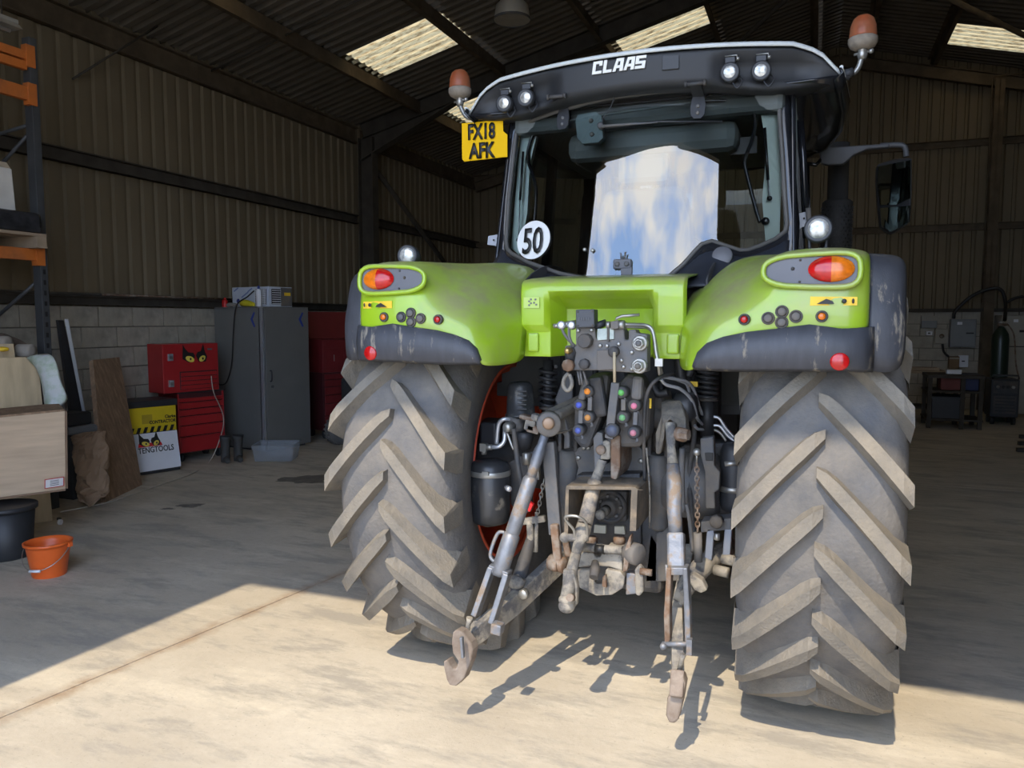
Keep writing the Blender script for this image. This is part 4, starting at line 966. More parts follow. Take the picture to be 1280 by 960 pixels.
MB().lathe(at(766, 537.5, Y=3.03), (0, -1, 0), [(.022, .01), (.022, .022), (.001, .023)], 20).build('cap_face', mat('blue_grey_plastic', (.075, .085, .12), .5), lc)
# ---- central casting with top link bracket
cc = plate('rear_casting', [(716, 564), (735, 552), (747, 547), (776, 546), (792, 551), (803, 562), (808, 600), (806, 612), (716, 612), (722, 585)], 3.28, .10, M_grey, bevel=.01)
bolts('casting_bolt', [(723, 572), (730, 559.5), (735.5, 559.5), (781, 575), (801, 576), (781, 592)], 3.278, .011, M_zinc, cc, .010)
plate('casting_rib', [(720, 594), (800, 592), (800, 604), (722, 603)], 3.2, .1, M_greydk, bevel=.006)
MB().prism(A([(741, 548), (746, 540), (753, 541), (754, 556), (748, 588), (743, 588)], 3.08), (0, .22, 0)).build('bracket_cheek', M_grey, T, bevel=.006)
MB().prism(A([(763, 545), (768, 541), (775, 545), (775, 585), (770, 600), (763, 598)], 3.06), (0, .24, 0)).build('bracket_cheek', M_rusty, T, bevel=.006)
# ---- top link hanging down
TL = [at(757, 556, Y=3.13), at(752.5, 575, Y=3.10), at(749, 588, Y=3.09), at(744, 602, Y=3.07), at(731, 655, Y=2.97), at(726, 672, Y=2.95), at(720, 692, Y=2.93), at(715, 712, Y=2.90), at(709, 748, Y=2.86)]
tl = MB().tube([TL[3], TL[4]], .031, 16).build('top_link_sleeve', mat('grimy_sleeve', (.075, .075, .08), .5, var=.2, dirt=(.36, .30, .22), dirt_amt=.45, dirt_scale=14), T)
MB().prism(A([(752, 551), (763, 551), (763, 575), (749, 575)], 3.08), (0, .05, 0)).build('top_link_eye', M_dirty, T, bevel=.01)
knob('top_link_pin', 751.5, 562, 3.075, .020, .016, M_rusty, None, 18)
MB().tube([TL[1], TL[2], TL[3]], [.024, .020, .023], 14).build('top_link_screw', M_dirty, tl)
MB().tube([TL[4], TL[5], TL[5] + (TL[6]-TL[5])*.2, TL[6]], [.031, .033, .025, .021], 16).build('sleeve_end', M_dirty, tl)
MB().tube([TL[6], TL[7], TL[8]], [.021, .024, .030], 14).build('top_link_rod', M_dirty, tl)
MB().prism(A([(703, 712), (717, 712), (722, 735), (721, 756), (716, 762), (702, 735)], 2.87), (0, .035, 0)).build('link_fork', M_dirty, tl, bevel=.01)
be = MB().sphere(at(708.5, 757, Y=2.85), .040, 18, (.85, .9, .75)).sphere(at(708.5, 750, Y=2.85), .034, 16, (1, .9, .7)).build('link_ball_hook', M_dirty, tl)
MB().cyl(at(712, 747, Y=2.80), at(715, 747, Y=2.84), .015, n=16).build('ball_socket', M_rusty, be)
MB().tube(smooth_curve([at(718, 671, Y=2.93), at(717, 662, Y=2.92), at(707, 650, Y=2.90), at(709, 645, Y=2.89), at(723, 646, Y=2.89), at(733, 655, Y=2.92), at(734, 676, Y=2.95)], 5), .006, 8).build('adjuster_handle', M_zinc, tl)
MB().tube(A([(706, 672), (731, 672)], 2.94), .016, 12).sphere(at(706, 672, Y=2.94), .022).build('adjuster_collar', M_dirty, tl)
# ---- power take-off guard and gearbox face
pg = MB().prism(A([(707, 612), (708, 607), (794, 609), (797, 612)], 3.0), (0, .30, .0)).prism(A([(707, 610), (711, 611), (710, 672), (705, 667)], 3.0), (0, .30, 0)).prism(A([(789, 611), (797, 612), (795, 664), (787, 664)], 3.0), (0, .30, 0)).build('pto_guard', mat('muddy_guard', (.11, .092, .07), .75, var=.2, dirt=(.22, .17, .115), dirt_amt=.35, dirt_scale=9, soft=.08), T, bevel=.004)
MB().box(at(712.5, 634, Y=3.05), (.006, .03, .055)).build('guard_label', M_yellabel, pg)
gp = plate('pto_face', [(703, 612), (800, 612), (802, 700), (700, 700)], 3.33, .08, M_greydk, bevel=.01)
MB().prism(A([(746, 612), (784, 614), (783, 652), (748, 653), (741, 645), (741, 618)], 3.29), (0, .04, 0)).build('pto_flange', M_greydk, T, bevel=.008)
ph = MB().lathe(at(763, 633, Y=3.29), (0, -1, 0), [(.075, -.01), (.075, .012), (.060, .018), (.058, .012), (.04, .012), (.038, .045), (.028, .05), (.001, .05)], 28).build('pto_hub', M_greydk, T)
for i in range(7):
    a = 2*PI*i/7; c = at(763, 633, Y=3.27) + Vector((.048*math.cos(a), 0, .048*math.sin(a))); MB().lathe(c, (0, -1, 0), [(.008, 0), (.008, .012), (.004, .014)], 8).build('hub_bolt', M_grey, ph)
MB().lathe(at(758, 637, Y=3.24), (-.08, -1, -.06), [(.022, 0), (.022, .06), (.018, .065), (.022, .07), (.022, .09), (.014, .10)], 14).build('pto_shaft', M_dirty, ph)
plate('data_plate', [(743, 656), (757, 657), (757, 667), (742, 666)], 3.30, .02, mat('dusty_data_plate', (.42, .40, .32), .6, var=.2), gp, .001)
plate('data_plate', [(768, 658), (780, 658), (781, 668), (768, 667)], 3.30, .02, MATS['dusty_data_plate'], gp, .001)
for x in (740, 774): MB().lathe(at(x, 680, Y=3.2), (0, 0, 1), [(.026, 0), (.026, .03), (.020, .034), (.001, .034)], 14).build('oil_plug', M_rusty, gp)
# ---- lift cylinders
for (x, y0, y1), (xb, yb) in (((711, 562, 668), (711, 664)), ((823, 567, 664), (823, 664))):
    a, b = at(x, y0, Y=3.30), at(x, y1-3, Y=3.34)
    c = MB().tube([a, a+(b-a)*.04, b-(b-a)*.05, b], [.034, .043, .043, .03], 20).build('lift_cylinder', M_grey, T)
    MB().prism([a+Vector((-.045, -.02, -.01)), a+Vector((-.028, -.02, -.01)), a+Vector((-.028, -.02, .09)), a+Vector((-.036, -.02, .10)), a+Vector((-.045, -.02, .09))], (0, .05, 0)).build('clevis_cheek', M_greydk, c, bevel=.004)
    MB().prism([a+Vector((.045, -.02, -.01)), a+Vector((.028, -.02, -.01)), a+Vector((.028, -.02, .09)), a+Vector((.036, -.02, .10)), a+Vector((.045, -.02, .09))], (0, .05, 0)).build('clevis_cheek', M_greydk, c, bevel=.004)
# ---- lift arms
MB().prism([at(682, 523, Y=3.02), at(690, 514, Y=3.06), at(731, 495, Y=3.3), at(735, 500, Y=3.3), at(735, 530, Y=3.3), at(712, 540, Y=3.15), at(690, 545, Y=3.04), at(682, 536, Y=3.02)], (0, .06, 0)).build('lift_arm', mat('khaki_casting', (.18, .155, .12), .72, var=.18, dirt=(.095, .088, .078), dirt_amt=.32, bump=.2, soft=.08, dirt_scale=9), T, bevel=.012)
MB().bar(at(690, 519, Y=3.08), at(732, 499, Y=3.34), .09, .035).build('arm_flange', MATS['khaki_casting'], T, bevel=.01)
eye = MB().lathe(at(686, 530, Y=3.02), (.35, -1, 0), [(.052, -.05), (.052, .02), (.046, .028), (.001, .028)], 24).build('arm_eye', M_grey, T)
MB().lathe(at(685.5, 529, Y=2.99), (.35, -1, 0), [(.026, 0), (.026, .008), (.017, .012), (.001, .012)], 18).build('eye_bush', mat('bronze_bush', (.30, .20, .13), .45, metal=.4), eye)
MB().prism(A([(699, 520), (706, 522), (712, 545), (712, 560), (704, 562), (705, 545), (697, 536)], 3.14), (0, .05, 0)).build('arm_lug', M_grey, T, bevel=.008)
MB().prism([at(826, 502, Y=3.2), at(851, 500, Y=3.2), at(857, 524, Y=3.1), at(858, 540, Y=3.06), at(853, 549, Y=3.06), at(846, 549, Y=3.06), at(844, 532, Y=3.08), at(838, 524, Y=3.1), at(832, 530, Y=3.1), at(830, 548, Y=3.1), at(826, 568, Y=3.14), at(819, 568, Y=3.14), at(819, 542, Y=3.12), at(826, 520, Y=3.14)], (0, .09, 0)).build('lift_arm', MATS['khaki_casting'], T, bevel=.01)
MB().bar(at(808, 505, Y=3.38), at(835, 505, Y=3.34), .10, .12).build('rockshaft', M_grey, T, bevel=.02)
MB().lathe(at(820, 520, Y=3.34), (1, 0, 0), [(.055, -.12), (.055, .12)], 20).build('rockshaft_bearing', M_grey, T)
MB().lathe(at(856, 508, Y=3.25), (1, -.2, 0), [(.06, -.03), (.06, .03), (.045, .045), (.001, .045)], 24).build('shaft_cap', M_blkpl, T)
MB().lathe(at(851, 543, Y=3.06), (.7, -.7, 0), [(.028, -.04), (.028, .02), (.022, .026), (.001, .026)], 18).build('arm_pin', M_rusty, T)
MB().lathe(at(855, 543, Y=3.0), (1, -.3, 0), [(.022, -.02), (.022, .02), (.001, .021)], 6, True, False).build('pin_nut', M_rusty, T)
# ---- left lift rod with turnbuckle and fork
LR0, LR1 = at(684, 535, Y=3.02), at(612, 752, Y=2.86)
def lr(k, o=(0, 0, 0)): return LR0 + (LR1-LR0)*k + Vector(o)
rl = MB().tube([lr(.0), lr(.10), lr(.13), lr(.20), lr(.22), lr(.30)], [.018, .018, .024, .024, .021, .021], 14).build('lift_rod', M_worn, T)
MB().tube([lr(.28), lr(.30), lr(.60), lr(.62)], [.024, .031, .031, .026], 16).build('rod_sleeve', M_worn, rl)
MB().tube([lr(.60), lr(.62), lr(.83), lr(.85)], [.026, .036, .036, .030], 16).build('rod_tube', M_worn, rl)
fdir = (LR1-LR0).normalized(); fs = fdir.cross(Vector((0, 1, 0))).normalized()
for k in (-1, 1): MB().bar(lr(.82)+fs*(k*.036), lr(1.10)+fs*(k*.040), .024, .06, (0, 1, 0)).build('rod_fork', M_worn, rl, bevel=.004)
MB().bar(lr(.82)+fs*-.045, lr(.82)+fs*.045, .03, .055, (0, 1, 0)).build('fork_bridge', M_worn, rl, bevel=.004)
MB().tube(smooth_curve([lr(.62)+fs*.032, lr(.64)+fs*.06, lr(.76)+fs*.062, lr(.79)+fs*.034], 5), .008, 8).build('rod_handle', M_worn, rl) if fs.x < 0 else MB().tube(smooth_curve([lr(.62)-fs*.032, lr(.64)-fs*.06, lr(.76)-fs*.062, lr(.79)-fs*.034], 5), .008, 8).build('rod_handle', M_worn, rl)
MB().box(at(622, 785, Y=2.80), (.045, .05, .045), roty(.1)).build('fork_pin', M_worn, rl, bevel=.006)
# ---- lower links and hooks
def link_body(pts, w, h, name, m):
    mb = MB(); loops = []
    for i, p in enumerate(pts):
        d = (pts[min(i+1, len(pts)-1)]-pts[max(i-1, 0)]).normalized(); s = d.cross(Vector((0, 0, 1))).normalized(); u = s.cross(d)
        hh = h[i]; loops.append([p+s*(w/2)+u*(hh/2), p-s*(w/2)+u*(hh/2), p-s*(w/2)-u*(hh/2), p+s*(w/2)-u*(hh/2)])
    return mb.ring(loops, True, False).build(name, m, T, bevel=.004)
M_hook = mat('rust_brown_hook', (.16, .115, .085), .65, metal=.2, var=.25, scale=14, dirt=(.30, .25, .20), dirt_amt=.35, dirt_scale=10)
ll = link_body([at(583, 803, Y=2.78), at(600, 788, Y=2.84), at(640, 757, Y=3.0), at(712, 690, Y=3.36)], .045, [.06, .085, .09, .095], 'lower_link', M_dirty)
knob('link_bolt', 655, 742, 2.99, .022, .02, M_zinc, ll, 8)
hk = [(565.7, 791), (570, 787), (577.6, 790), (588.5, 803), (591, 812), (588.5, 826), (580, 848), (570, 858), (562, 857), (558, 850), (554.8, 836), (554, 826.5), (558.8, 825), (562.8, 832.5), (566, 836.5), (570, 836), (572.7, 827), (566, 817), (564, 803)]
lh = MB().prism([at(x, y, Y=2.66+(x-554)*.0015) for x, y in hk], (.006, .045, 0)).build('hook_end', M_hook, T, bevel=.006)
MB().tube([at(583, 793, Y=2.74), at(586, 778, Y=2.75), at(587, 772, Y=2.75)], [.012, .010, .014], 10).build('hook_latch', M_dirty, lh)
MB().bar(at(577, 796, Y=2.665), at(579, 822, Y=2.665), .012, .02, (0, 1, 0)).build('hook_lock', M_worn, lh, bevel=.003)
rk = [(834, 871), (843, 869), (845, 850), (854, 846), (857, 856), (853, 880), (848, 900), (843, 905), (836, 904), (832, 895)]
rh = MB().prism([at(x, y, Y=2.74) for x, y in rk], (.0, .06, 0)).build('hook_end', M_hook, T, bevel=.008)
MB().bar(at(846, 872, Y=2.73), at(848, 838, Y=2.78), .05, .05, (0, 1, 0)).build('hook_shank', M_hook, rh, bevel=.006)
rlk = link_body([at(848, 862, Y=2.77), at(847, 830, Y=2.85), at(846, 770, Y=3.0), at(862, 690, Y=3.42)], .045, [.05, .07, .09, .09], 'lower_link', M_dirty)
MB().tube(A([(849, 838), (853, 822), (855, 818)], 2.78), .009, 8).build('hook_latch', M_dirty, rh)
# ---- right lift rod
RR = [at(838, 528, Y=3.07), at(839, 560, Y=3.05), at(841, 580, Y=3.03), at(843, 605, Y=3.01), at(843, 640, Y=2.98), at(845, 672, Y=2.95), at(846, 708, Y=2.92)]
rr_ = MB().tube(RR[:3], [.022, .017, .022], 14).build('lift_rod', M_dirty, T)
MB().tube([RR[2], RR[3], RR[4], RR[5]], [.024, .031, .029, .026], 16).build('rod_sleeve', M_worn, rr_)
MB().bar(RR[5]+Vector((0, 0, .02)), at(846, 712, Y=2.90), .066, .05, (0, 1, 0)).build('rod_tube', M_worn, rr_, bevel=.01)
for x0, x1 in ((836, 833.5), (856, 859)):
    MB().prism(A([(x0-3, 710), (x0+3, 710), (x1+3.5, 770), (x1+4, 800), (x1+1, 807), (x1-3, 806), (x1-4, 770)], 2.85), (0, .06, 0)).build('rod_fork', M_rusty if x0 < 840 else M_worn, rr_, bevel=.005)
MB().bar(at(836, 712, Y=2.88), at(857, 712, Y=2.88), .03, .05, (0, 1, 0)).build('fork_bridge', M_worn, rr_, bevel=.004)
MB().tube(A([(828, 805), (866, 805)], 2.85), .010, 10).sphere(at(829, 808, Y=2.84), .014).box(at(862, 808, Y=2.84), (.02, .03, .06)).build('fork_pin', M_worn, rr_)
MB().tube(A([(833, 706), (836, 760)], 2.86), .006, 6).build('stay_wire', M_worn, rr_)
# ---- stabilisers
st = MB().tube([at(848, 752, Y=3.02), at(856, 738, Y=3.05), at(862, 725, Y=3.1), at(880, 706, Y=3.22), at(905, 688, Y=3.4), at(916, 680, Y=3.45)], [.026, .034, .040, .044, .040, .03], 16).build('stabiliser', M_dirty, T)
MB().prism(A([(858, 722), (866, 718), (878, 726), (884, 738), (876, 742), (868, 738)], 3.02), (0, .05, 0)).build('stabiliser_clamp', M_dirty, st, bevel=.006)
MB().prism(A([(850, 738), (860, 736), (864, 748), (858, 756), (848, 757)], 3.0), (0, .04, 0)).build('stabiliser_eye', M_dirty, st, bevel=.008)
MB().tube([at(636, 752, Y=3.05), at(648, 728, Y=3.1), at(656, 700, Y=3.15), at(664, 672, Y=3.2), at(670, 650, Y=3.25)], [.03, .034, .030, .022, .02], 14).build('stabiliser', M_greydk, T)
MB().tube([at(646, 735, Y=3.06), at(650, 722, Y=3.07)], .03, 10).sphere(at(645, 728, Y=3.04), .04, 12, (1, .7, .8)).build('mud_clod', M_dirty, T)
MB().tube([at(662, 650, Y=3.2), at(664, 690, Y=3.18)], .016, 10).tube([at(671, 640, Y=3.2), at(670, 690, Y=3.18)], .009, 8).build('check_rod', M_dirty, T)
MB().bar(at(653, 652, Y=3.2), at(682, 648, Y=3.2), .03, .03).build('check_bracket', M_dirty, T, bevel=.006)
MB().prism(A([(660, 626), (666, 631), (662, 640), (658, 637)], 3.12), (0, .02, 0)).build('red_tag', mat('red_plastic', (.62, .02, .02), .4), T)
# chain links
def chain(name, a, b, n, r=.011, w=.003, m=M_zinc):
    for i in range(n):
        c = a + (b-a)*((i+.5)/n); L = (b-a).length/n*.72; d = (b-a).normalized(); sd = d.cross(Vector((0, 1, 0)) if i % 2 else Vector((1, .3, 0))).normalized()
        pts = [c + d*(L*math.sin(t)) + sd*(r*.7*math.cos(t)) for t in [2*PI*k/10 for k in range(11)]]
        MB().tube(pts, w, 5, False).build(name, m, T)
chain('chain_link', at(680, 600, Y=3.15), at(672, 642, Y=3.2), 8)
chain('chain_link', at(871, 578, Y=3.1), at(872, 664, Y=3.1), 15, .012, .0035, M_rusty)
# ---- flat draft bar and drawbar hitch
fb = MB().bar(at(686, 552, Y=3.06), at(695, 668, Y=3.06), .055, .035, (0, 1, 0)).build('draft_bar', M_grey, T, bevel=.004)
MB().bar(at(693, 655, Y=3.03), at(699, 712, Y=3.03), .035, .03, (0, 1, 0)).build('bar_end', M_rusty, fb, bevel=.006)
MB().bar(at(706, 670, Y=3.06), at(711, 696, Y=3.06), .03, .02, (0, 1, 0)).build('bar_end', M_rusty, fb, bevel=.006)
MB().lathe(at(703, 706, Y=3.04), (1, -.3, 0), [(.035, -.06), (.035, .01), (.028, .016), (.001, .016)], 18).build('bar_pivot', M_rusty, T)
MB().tube(A([(691, 708), (697, 708)], 3.02), .022, 10).build('pivot_pin', M_rusty, T)
dh = plate('drawbar_frame', [(722, 691), (742, 691), (744, 697), (750, 697), (752, 690), (778, 693), (778, 714), (762, 709), (740, 707), (722, 710)], 3.05, .16, M_dirty, bevel=.006)
plate('pickup_plate', [(721, 713), (741, 712), (744, 730), (754, 730), (757, 712), (776, 715), (781, 722), (779, 735), (765, 744), (745, 745), (724, 735)], 3.03, .05, M_dirty, bevel=.005)
plate('pickup_plate', [(783, 716), (798, 718), (800, 742), (782, 744)], 3.03, .05, M_worn, bevel=.005)
MB().tube(A([(728, 684), (778, 688)], 3.03), .018, 14).build('cross_shaft', M_dirty, T)
MB().tube(A([(744, 686), (756, 687)], 3.028), .0195, 14).build('shaft_band', M_blackpaint, T)
MB().tube([at(742, 722, Y=2.96), at(744, 712, Y=2.99), at(744, 702, Y=3.02)], [.018, .022, .014], 12).build('hitch_latch', M_greydk, T)
plate('latch_tongue', [(753, 722), (757, 718), (758, 735), (752, 733)], 2.99, .02, M_rusty, bevel=.003)
MB().prism(A([(780, 690), (786, 672), (789, 668), (788, 690), (784, 714), (778, 716)], 3.0), (0, .04, 0)).build('hitch_cheek', M_rusty, T, bevel=.006)
MB().lathe(at(793, 692, Y=3.03), (1, -.6, 0), [(.045, -.03), (.045, .02), (.038, .028), (.001, .028)], 22).build('hitch_boss', M_grey, T)
MB().prism(A([(793, 712), (799, 706), (804, 712), (804, 740), (799, 746), (794, 744)], 2.98), (0, .035, 0)).build('hitch_ear', M_dirty, T, bevel=.008)
MB().tube(A([(800, 714), (815, 716)], 2.98), .014, 10).build('hitch_pin', M_rusty, T)
plate('hitch_carrier', [(812, 668), (828, 664), (835, 645), (850, 660), (854, 726), (806, 728)], 3.36, .06, M_grey, bevel=.006)
plate('hitch_carrier', [(700, 668), (722, 668), (722, 712), (704, 705)], 3.34, .06, M_greydk, bevel=.006)
# ---- cab suspension struts
def strut(x, y0, y1, y2, Y, rs):
    a, b, c = at(x, y0, Y=Y), at(x, y1, Y=Y), at(x, y2, Y=Y); pts = []
    n = 6*14
    for i in range(n+1):
        t = i/14*2*PI; k = i/n; p = a+(b-a)*k; pts.append(p+Vector((rs*math.cos(t), rs*math.sin(t), 0)))
    o = MB().tube([a+Vector((0, 0, .03)), b], rs*.62, 14).build('cab_strut', M_blkpl, T)
    MB().tube(pts, .0085, 6).build('coil_spring', M_blkpl, o)
    MB().tube([b, c], rs*.74, 14).build('strut_tube', M_blkpl, o)
    MB().lathe(b, (0, 0, 1), [(rs*1.15, -.012), (rs*1.15, 0)], 18).build('spring_seat', M_greydk, o)
strut(685, 458, 508, 548, 3.42, .038); strut(884, 460, 497, 545, 3.42, .042)
# ---- hoses and pipes right of the casting
pipe('steel_pipe', [(825, 471, 3.1), (840, 473, 3.15), (858, 477, 3.2), (866, 485, 3.25), (873, 505, 3.3), (878, 519, 3.36)], .0075, M_chrome)
pipe('steel_pipe', [(826, 474, 3.1), (833, 481, 3.12), (850, 486, 3.15), (864, 499, 3.2), (869, 512, 3.25), (871, 522, 3.28), (878, 531, 3.36)], .0075, M_chrome)
pipe('steel_pipe', [(846, 475, 3.2), (858, 480, 3.22), (862, 492, 3.26)], .0065, M_chrome)
pipe('steel_pipe', [(868, 532, 3.3), (872, 536, 3.32), (879, 537, 3.36)], .0075, M_chrome)
pipe('steel_pipe', [(892, 521, 3.4), (899, 523, 3.4), (908, 536, 3.4), (918, 547, 3.4)], .0075, M_chrome)
pipe('steel_pipe', [(892, 532, 3.4), (900, 533, 3.4), (910, 545, 3.4), (918, 551, 3.4)], .0075, M_chrome)
pipe('steel_pipe', [(892, 537, 3.42), (900, 541, 3.42), (908, 551, 3.42)], .0065, M_zinc)
pipe('black_hose', [(852, 476, 3.3), (850, 460, 3.3), (848, 448, 3.3)], .022, M_blkpl)
pipe('black_hose', [(860, 470, 3.32), (864, 458, 3.32), (860, 446, 3.32)], .02, M_blkpl)
pipe('black_hose', [(806, 600, 3.16), (805, 560, 3.1), (806, 510, 3.06), (812, 485, 3.04), (825, 472, 3.06), (842, 468, 3.2)], .0075, M_greydk)
pipe('black_hose', [(815, 480, 3.25), (822, 492, 3.25), (835, 490, 3.25)], .018, M_blkpl)
pipe('black_hose', [(863, 500, 3.35), (868, 540, 3.35), (862, 590, 3.3), (864, 640, 3.25), (868, 668, 3.25)], .011, M_greydk)
pipe('black_hose', [(853, 560, 3.2), (852, 600, 3.2), (853, 640, 3.2)], .013, M_grey)
pipe('black_hose', [(858, 630, 3.2), (862, 650, 3.2), (866, 690, 3.2)], .009, M_grey)
pipe('thin_wire', [(812, 660, 3.2), (812, 610, 3.15), (808, 560, 3.1)], .004, M_dirty)
for x, y, w, h in ((867, 480, .035, .022), (811, 504, .022, .04), (923, 562, .02, .04)): MB().box(at(x, y, Y=3.1 if x < 820 else 3.3), (w, .012, h)).build('yellow_tag', M_yellabel, T)
# right-hand valve bracket, axle flange, tank, foot plate
plate('axle_bracket', [(875, 548), (892, 546), (893, 582), (900, 590), (899, 612), (893, 616), (894, 636), (882, 636), (881, 590), (876, 570)], 3.22, .06, M_grey, bevel=.006)
plate('bracket_window', [(881, 566), (891, 566), (891, 576), (882, 576)], 3.215, .02, M_blackpaint, bevel=.002)
plate('axle_mount', [(850, 556), (918, 552), (918, 580), (852, 582)], 3.4, .12, M_greydk, bevel=.02)
MB().lathe(at(862, 605, Y=3.42), (1, 0, 0), [(.15, -.10), (.15, .12), (.12, .14)], 28).build('final_drive', M_grey, T)
MB().lathe(at(900, 610, Y=3.5), (1, 0, 0), [(.17, -.10), (.17, .12), (.12, .14)], 28).build('final_drive', M_greydk, T)
plate('foot_plate', [(876, 652), (914, 648), (914, 662), (876, 666)], 3.2, .10, M_grey, bevel=.004)
knob('rubber_mount', 896, 651, 3.18, .028, .03, M_greydk, None, 8)
for x in (889, 911): MB().bar(at(x, 660, Y=3.22), at(x-3, 698, Y=3.22), .03, .04, (0, 1, 0)).build('stay_plate', mat('blue_grey_steel', (.20, .22, .26), .5, metal=.4), T, bevel=.004)
knob('plate_nut', 896, 669, 3.2, .014, .02, M_zinc, None, 6, (0, 0, -1))
for x, y in ((912, 700), (902, 714)): MB().lathe(at(x, y, Y=3.2), (1, -.4, 0), [(.022, -.03), (.022, .03), (.001, .03)], 14).build('stay_bolt', M_dirty, T)
MB().sphere(at(871, 565, Y=3.08), .016).tube(A([(871, 565), (871, 578)], 3.08), .004).build('chain_pin', M_zinc, T)
MB().tube(A([(872, 666), (873, 702)], 3.1), .017, 14).build('chain_weight', M_grey, T)
tk = MB().lathe(at(917, 640, Y=3.35), (0, 0, 1), [(.02, -.005), (.05, .01), (.06, .04), (.06, .26), (.05, .29), (.02, .30)], 24).build('air_tank', M_blkpl, T)
MB().lathe(at(917, 610, Y=3.35), (0, 0, 1), [(.0615, -.012), (.0615, .012)], 24).build('tank_strap', M_zinc, tk)
MB().tube(A([(906, 580), (922, 579)], 3.15), .010, 10).build('grab_pin', M_zinc, T)
# ---- left: air dryer, pressure tank, valves, pipes
ad = MB().lathe(at(651, 519, Y=3.28), (-.03, 0, 1), [(.072, -.004), (.072, .006), (.066, .01), (.060, .10), (.056, .135), (.045, .152), (.001, .158)], 28).build('air_dryer', mat('scuffed_black', (.028, .029, .031), .35, var=.2, dirt=(.22, .20, .16), dirt_amt=-.1, dirt_scale=9, soft=.08), T)
for i in range(5): MB().box(at(653, 489+i*5.5, Y=3.215), (.045, .012, .005)).build('dryer_rib', M_blkpl, ad)
MB().lathe(at(649, 532, Y=3.28), (0, 0, 1), [(.045, -.03), (.052, 0), (.052, .03), (.066, .036)], 18).build('dryer_head', M_grey, ad)
MB().lathe(at(640, 532, Y=3.22), (-.6, -1, 0), [(.04, -.05), (.04, .01), (.034, .014), (.001, .014)], 20).build('pressure_valve', M_grey, T)
MB().lathe(at(655, 553, Y=3.24), (0, 0, 1), [(.03, -.03), (.038, 0), (.046, .02), (.046, .05)], 20).build('valve_foot', M_blkpl, T)
for x, y, sx, sz in ((664, 531, .05, .05), (668, 536, .06, .035), (660, 522, .07, .02), (672, 522, .05, .03)): MB().box(at(x, y, Y=3.2), (sx, .05, sz), roty(.2)).build('valve_block', M_dirty if sx < .06 else M_rusty, T, bevel=.006)
at_ = MB().lathe(at(612.5, 652, Y=3.18), (0, 0, 1), [(.02, -.018), (.045, -.012), (.078, .0), (.090, .015), (.092, .05), (.092, .25), (.082, .275), (.05, .288), (.001, .29)], 32).build('pressure_tank', MATS['scuffed_black'], T)
MB().lathe(at(612.5, 590, Y=3.18), (0, 0, 1), [(.0935, -.012), (.0945, -.010), (.0945, .010), (.0935, .012)], 32).build('tank_strap', M_zinc, at_)
MB().box(at(607, 592, Y=3.085), (.03, .012, .016)).build('strap_screw', M_zinc, at_)
knob('drain_plug', 634, 610, 3.10, .014, .03, M_chrome, at_, 6, (1, -1, 0))
MB().lathe(at(610, 654, Y=3.17), (0, 0, -1), [(.03, -.005), (.03, .008), (.01, .016)], 14).build('drain_valve', M_dirty, at_)
MB().box(at(605, 559, Y=3.16), (.03, .03, .035)).cyl(at(605, 568, Y=3.16), at(605, 560, Y=3.16), .012, n=10).cyl(at(608, 559, Y=3.16), at(615, 559, Y=3.16), .013, n=8).build('tank_elbow', M_zinc, at_)
pipe('air_pipe', [(615, 559, 3.16), (624, 558, 3.16), (630, 552, 3.17), (631, 542, 3.18), (631, 534, 3.2)], .010, M_chrome)
pipe('air_pipe', [(621, 555, 3.2), (622, 540, 3.2), (624, 529, 3.2), (630, 524, 3.2), (639, 524, 3.22)], .010, M_chrome)
pipe('air_pipe', [(634, 541, 3.17), (638, 552, 3.16), (642, 562, 3.16)], .006, M_zinc)
MB().lathe(at(635, 534, Y=3.16), (-.3, -1, 0), [(.022, -.03), (.022, .01), (.016, .018), (.001, .018)], 14).build('pipe_union', M_zinc, T)
pipe('black_hose', [(642, 536, 3.15), (645, 560, 3.14), (649, 590, 3.13), (654, 608, 3.14)], .012, M_greydk)
MB().box(at(612, 543, Y=3.36), (.085, .05, .12)).build('battery_box', M_blkpl, T, bevel=.012)
plate('tank_bracket', [(636, 578), (650, 570), (662, 572), (662, 640), (648, 642), (638, 630)], 3.26, .05, M_greydk, bevel=.004)
plate('tank_bracket', [(658, 566), (672, 564), (674, 600), (660, 602)], 3.24, .03, M_dirty, bevel=.004)
MB().lathe(at(658, 575, Y=3.2), (0, 0, 1), [(.02, -.02), (.02, .03), (.012, .034)], 12).build('bracket_stud', M_zinc, T)
plate('chassis_plate', [(693, 500), (704, 470), (716, 470), (716, 506), (698, 510)], 3.3, .05, M_blkpl, bevel=.006)
# dark inner wheel arches
for s in (-1, 1):
    MB().grid([[Vector((CX+s*.40, YA + r*math.cos(a), .95 + r*math.sin(a))) for a in [.15*PI+.50*PI*i/12 for i in range(13)]] for r in (.80, .97)]).build('inner_arch', M_blkpl, fender[s], solid=.01)
MB().span(CX-.42, CX+.42, 3.62, 3.70, 1.15, 1.80).build('rear_bulkhead', M_blkpl, T, bevel=.02)
MB().span(CX-.62, CX+.62, 3.78, 4.1, 1.20, 1.27).build('cab_subframe', M_blkpl, T)
for k in range(5):
    x = CX-.3+.15*k; MB().tube(smooth_curve([(x, 3.5, 1.5), (x+.04, 3.42, 1.32), (x-.03, 3.45, 1.18), (x, 3.55, 1.0)], 5), .016, 8).build('black_hose', M_blkpl, T)
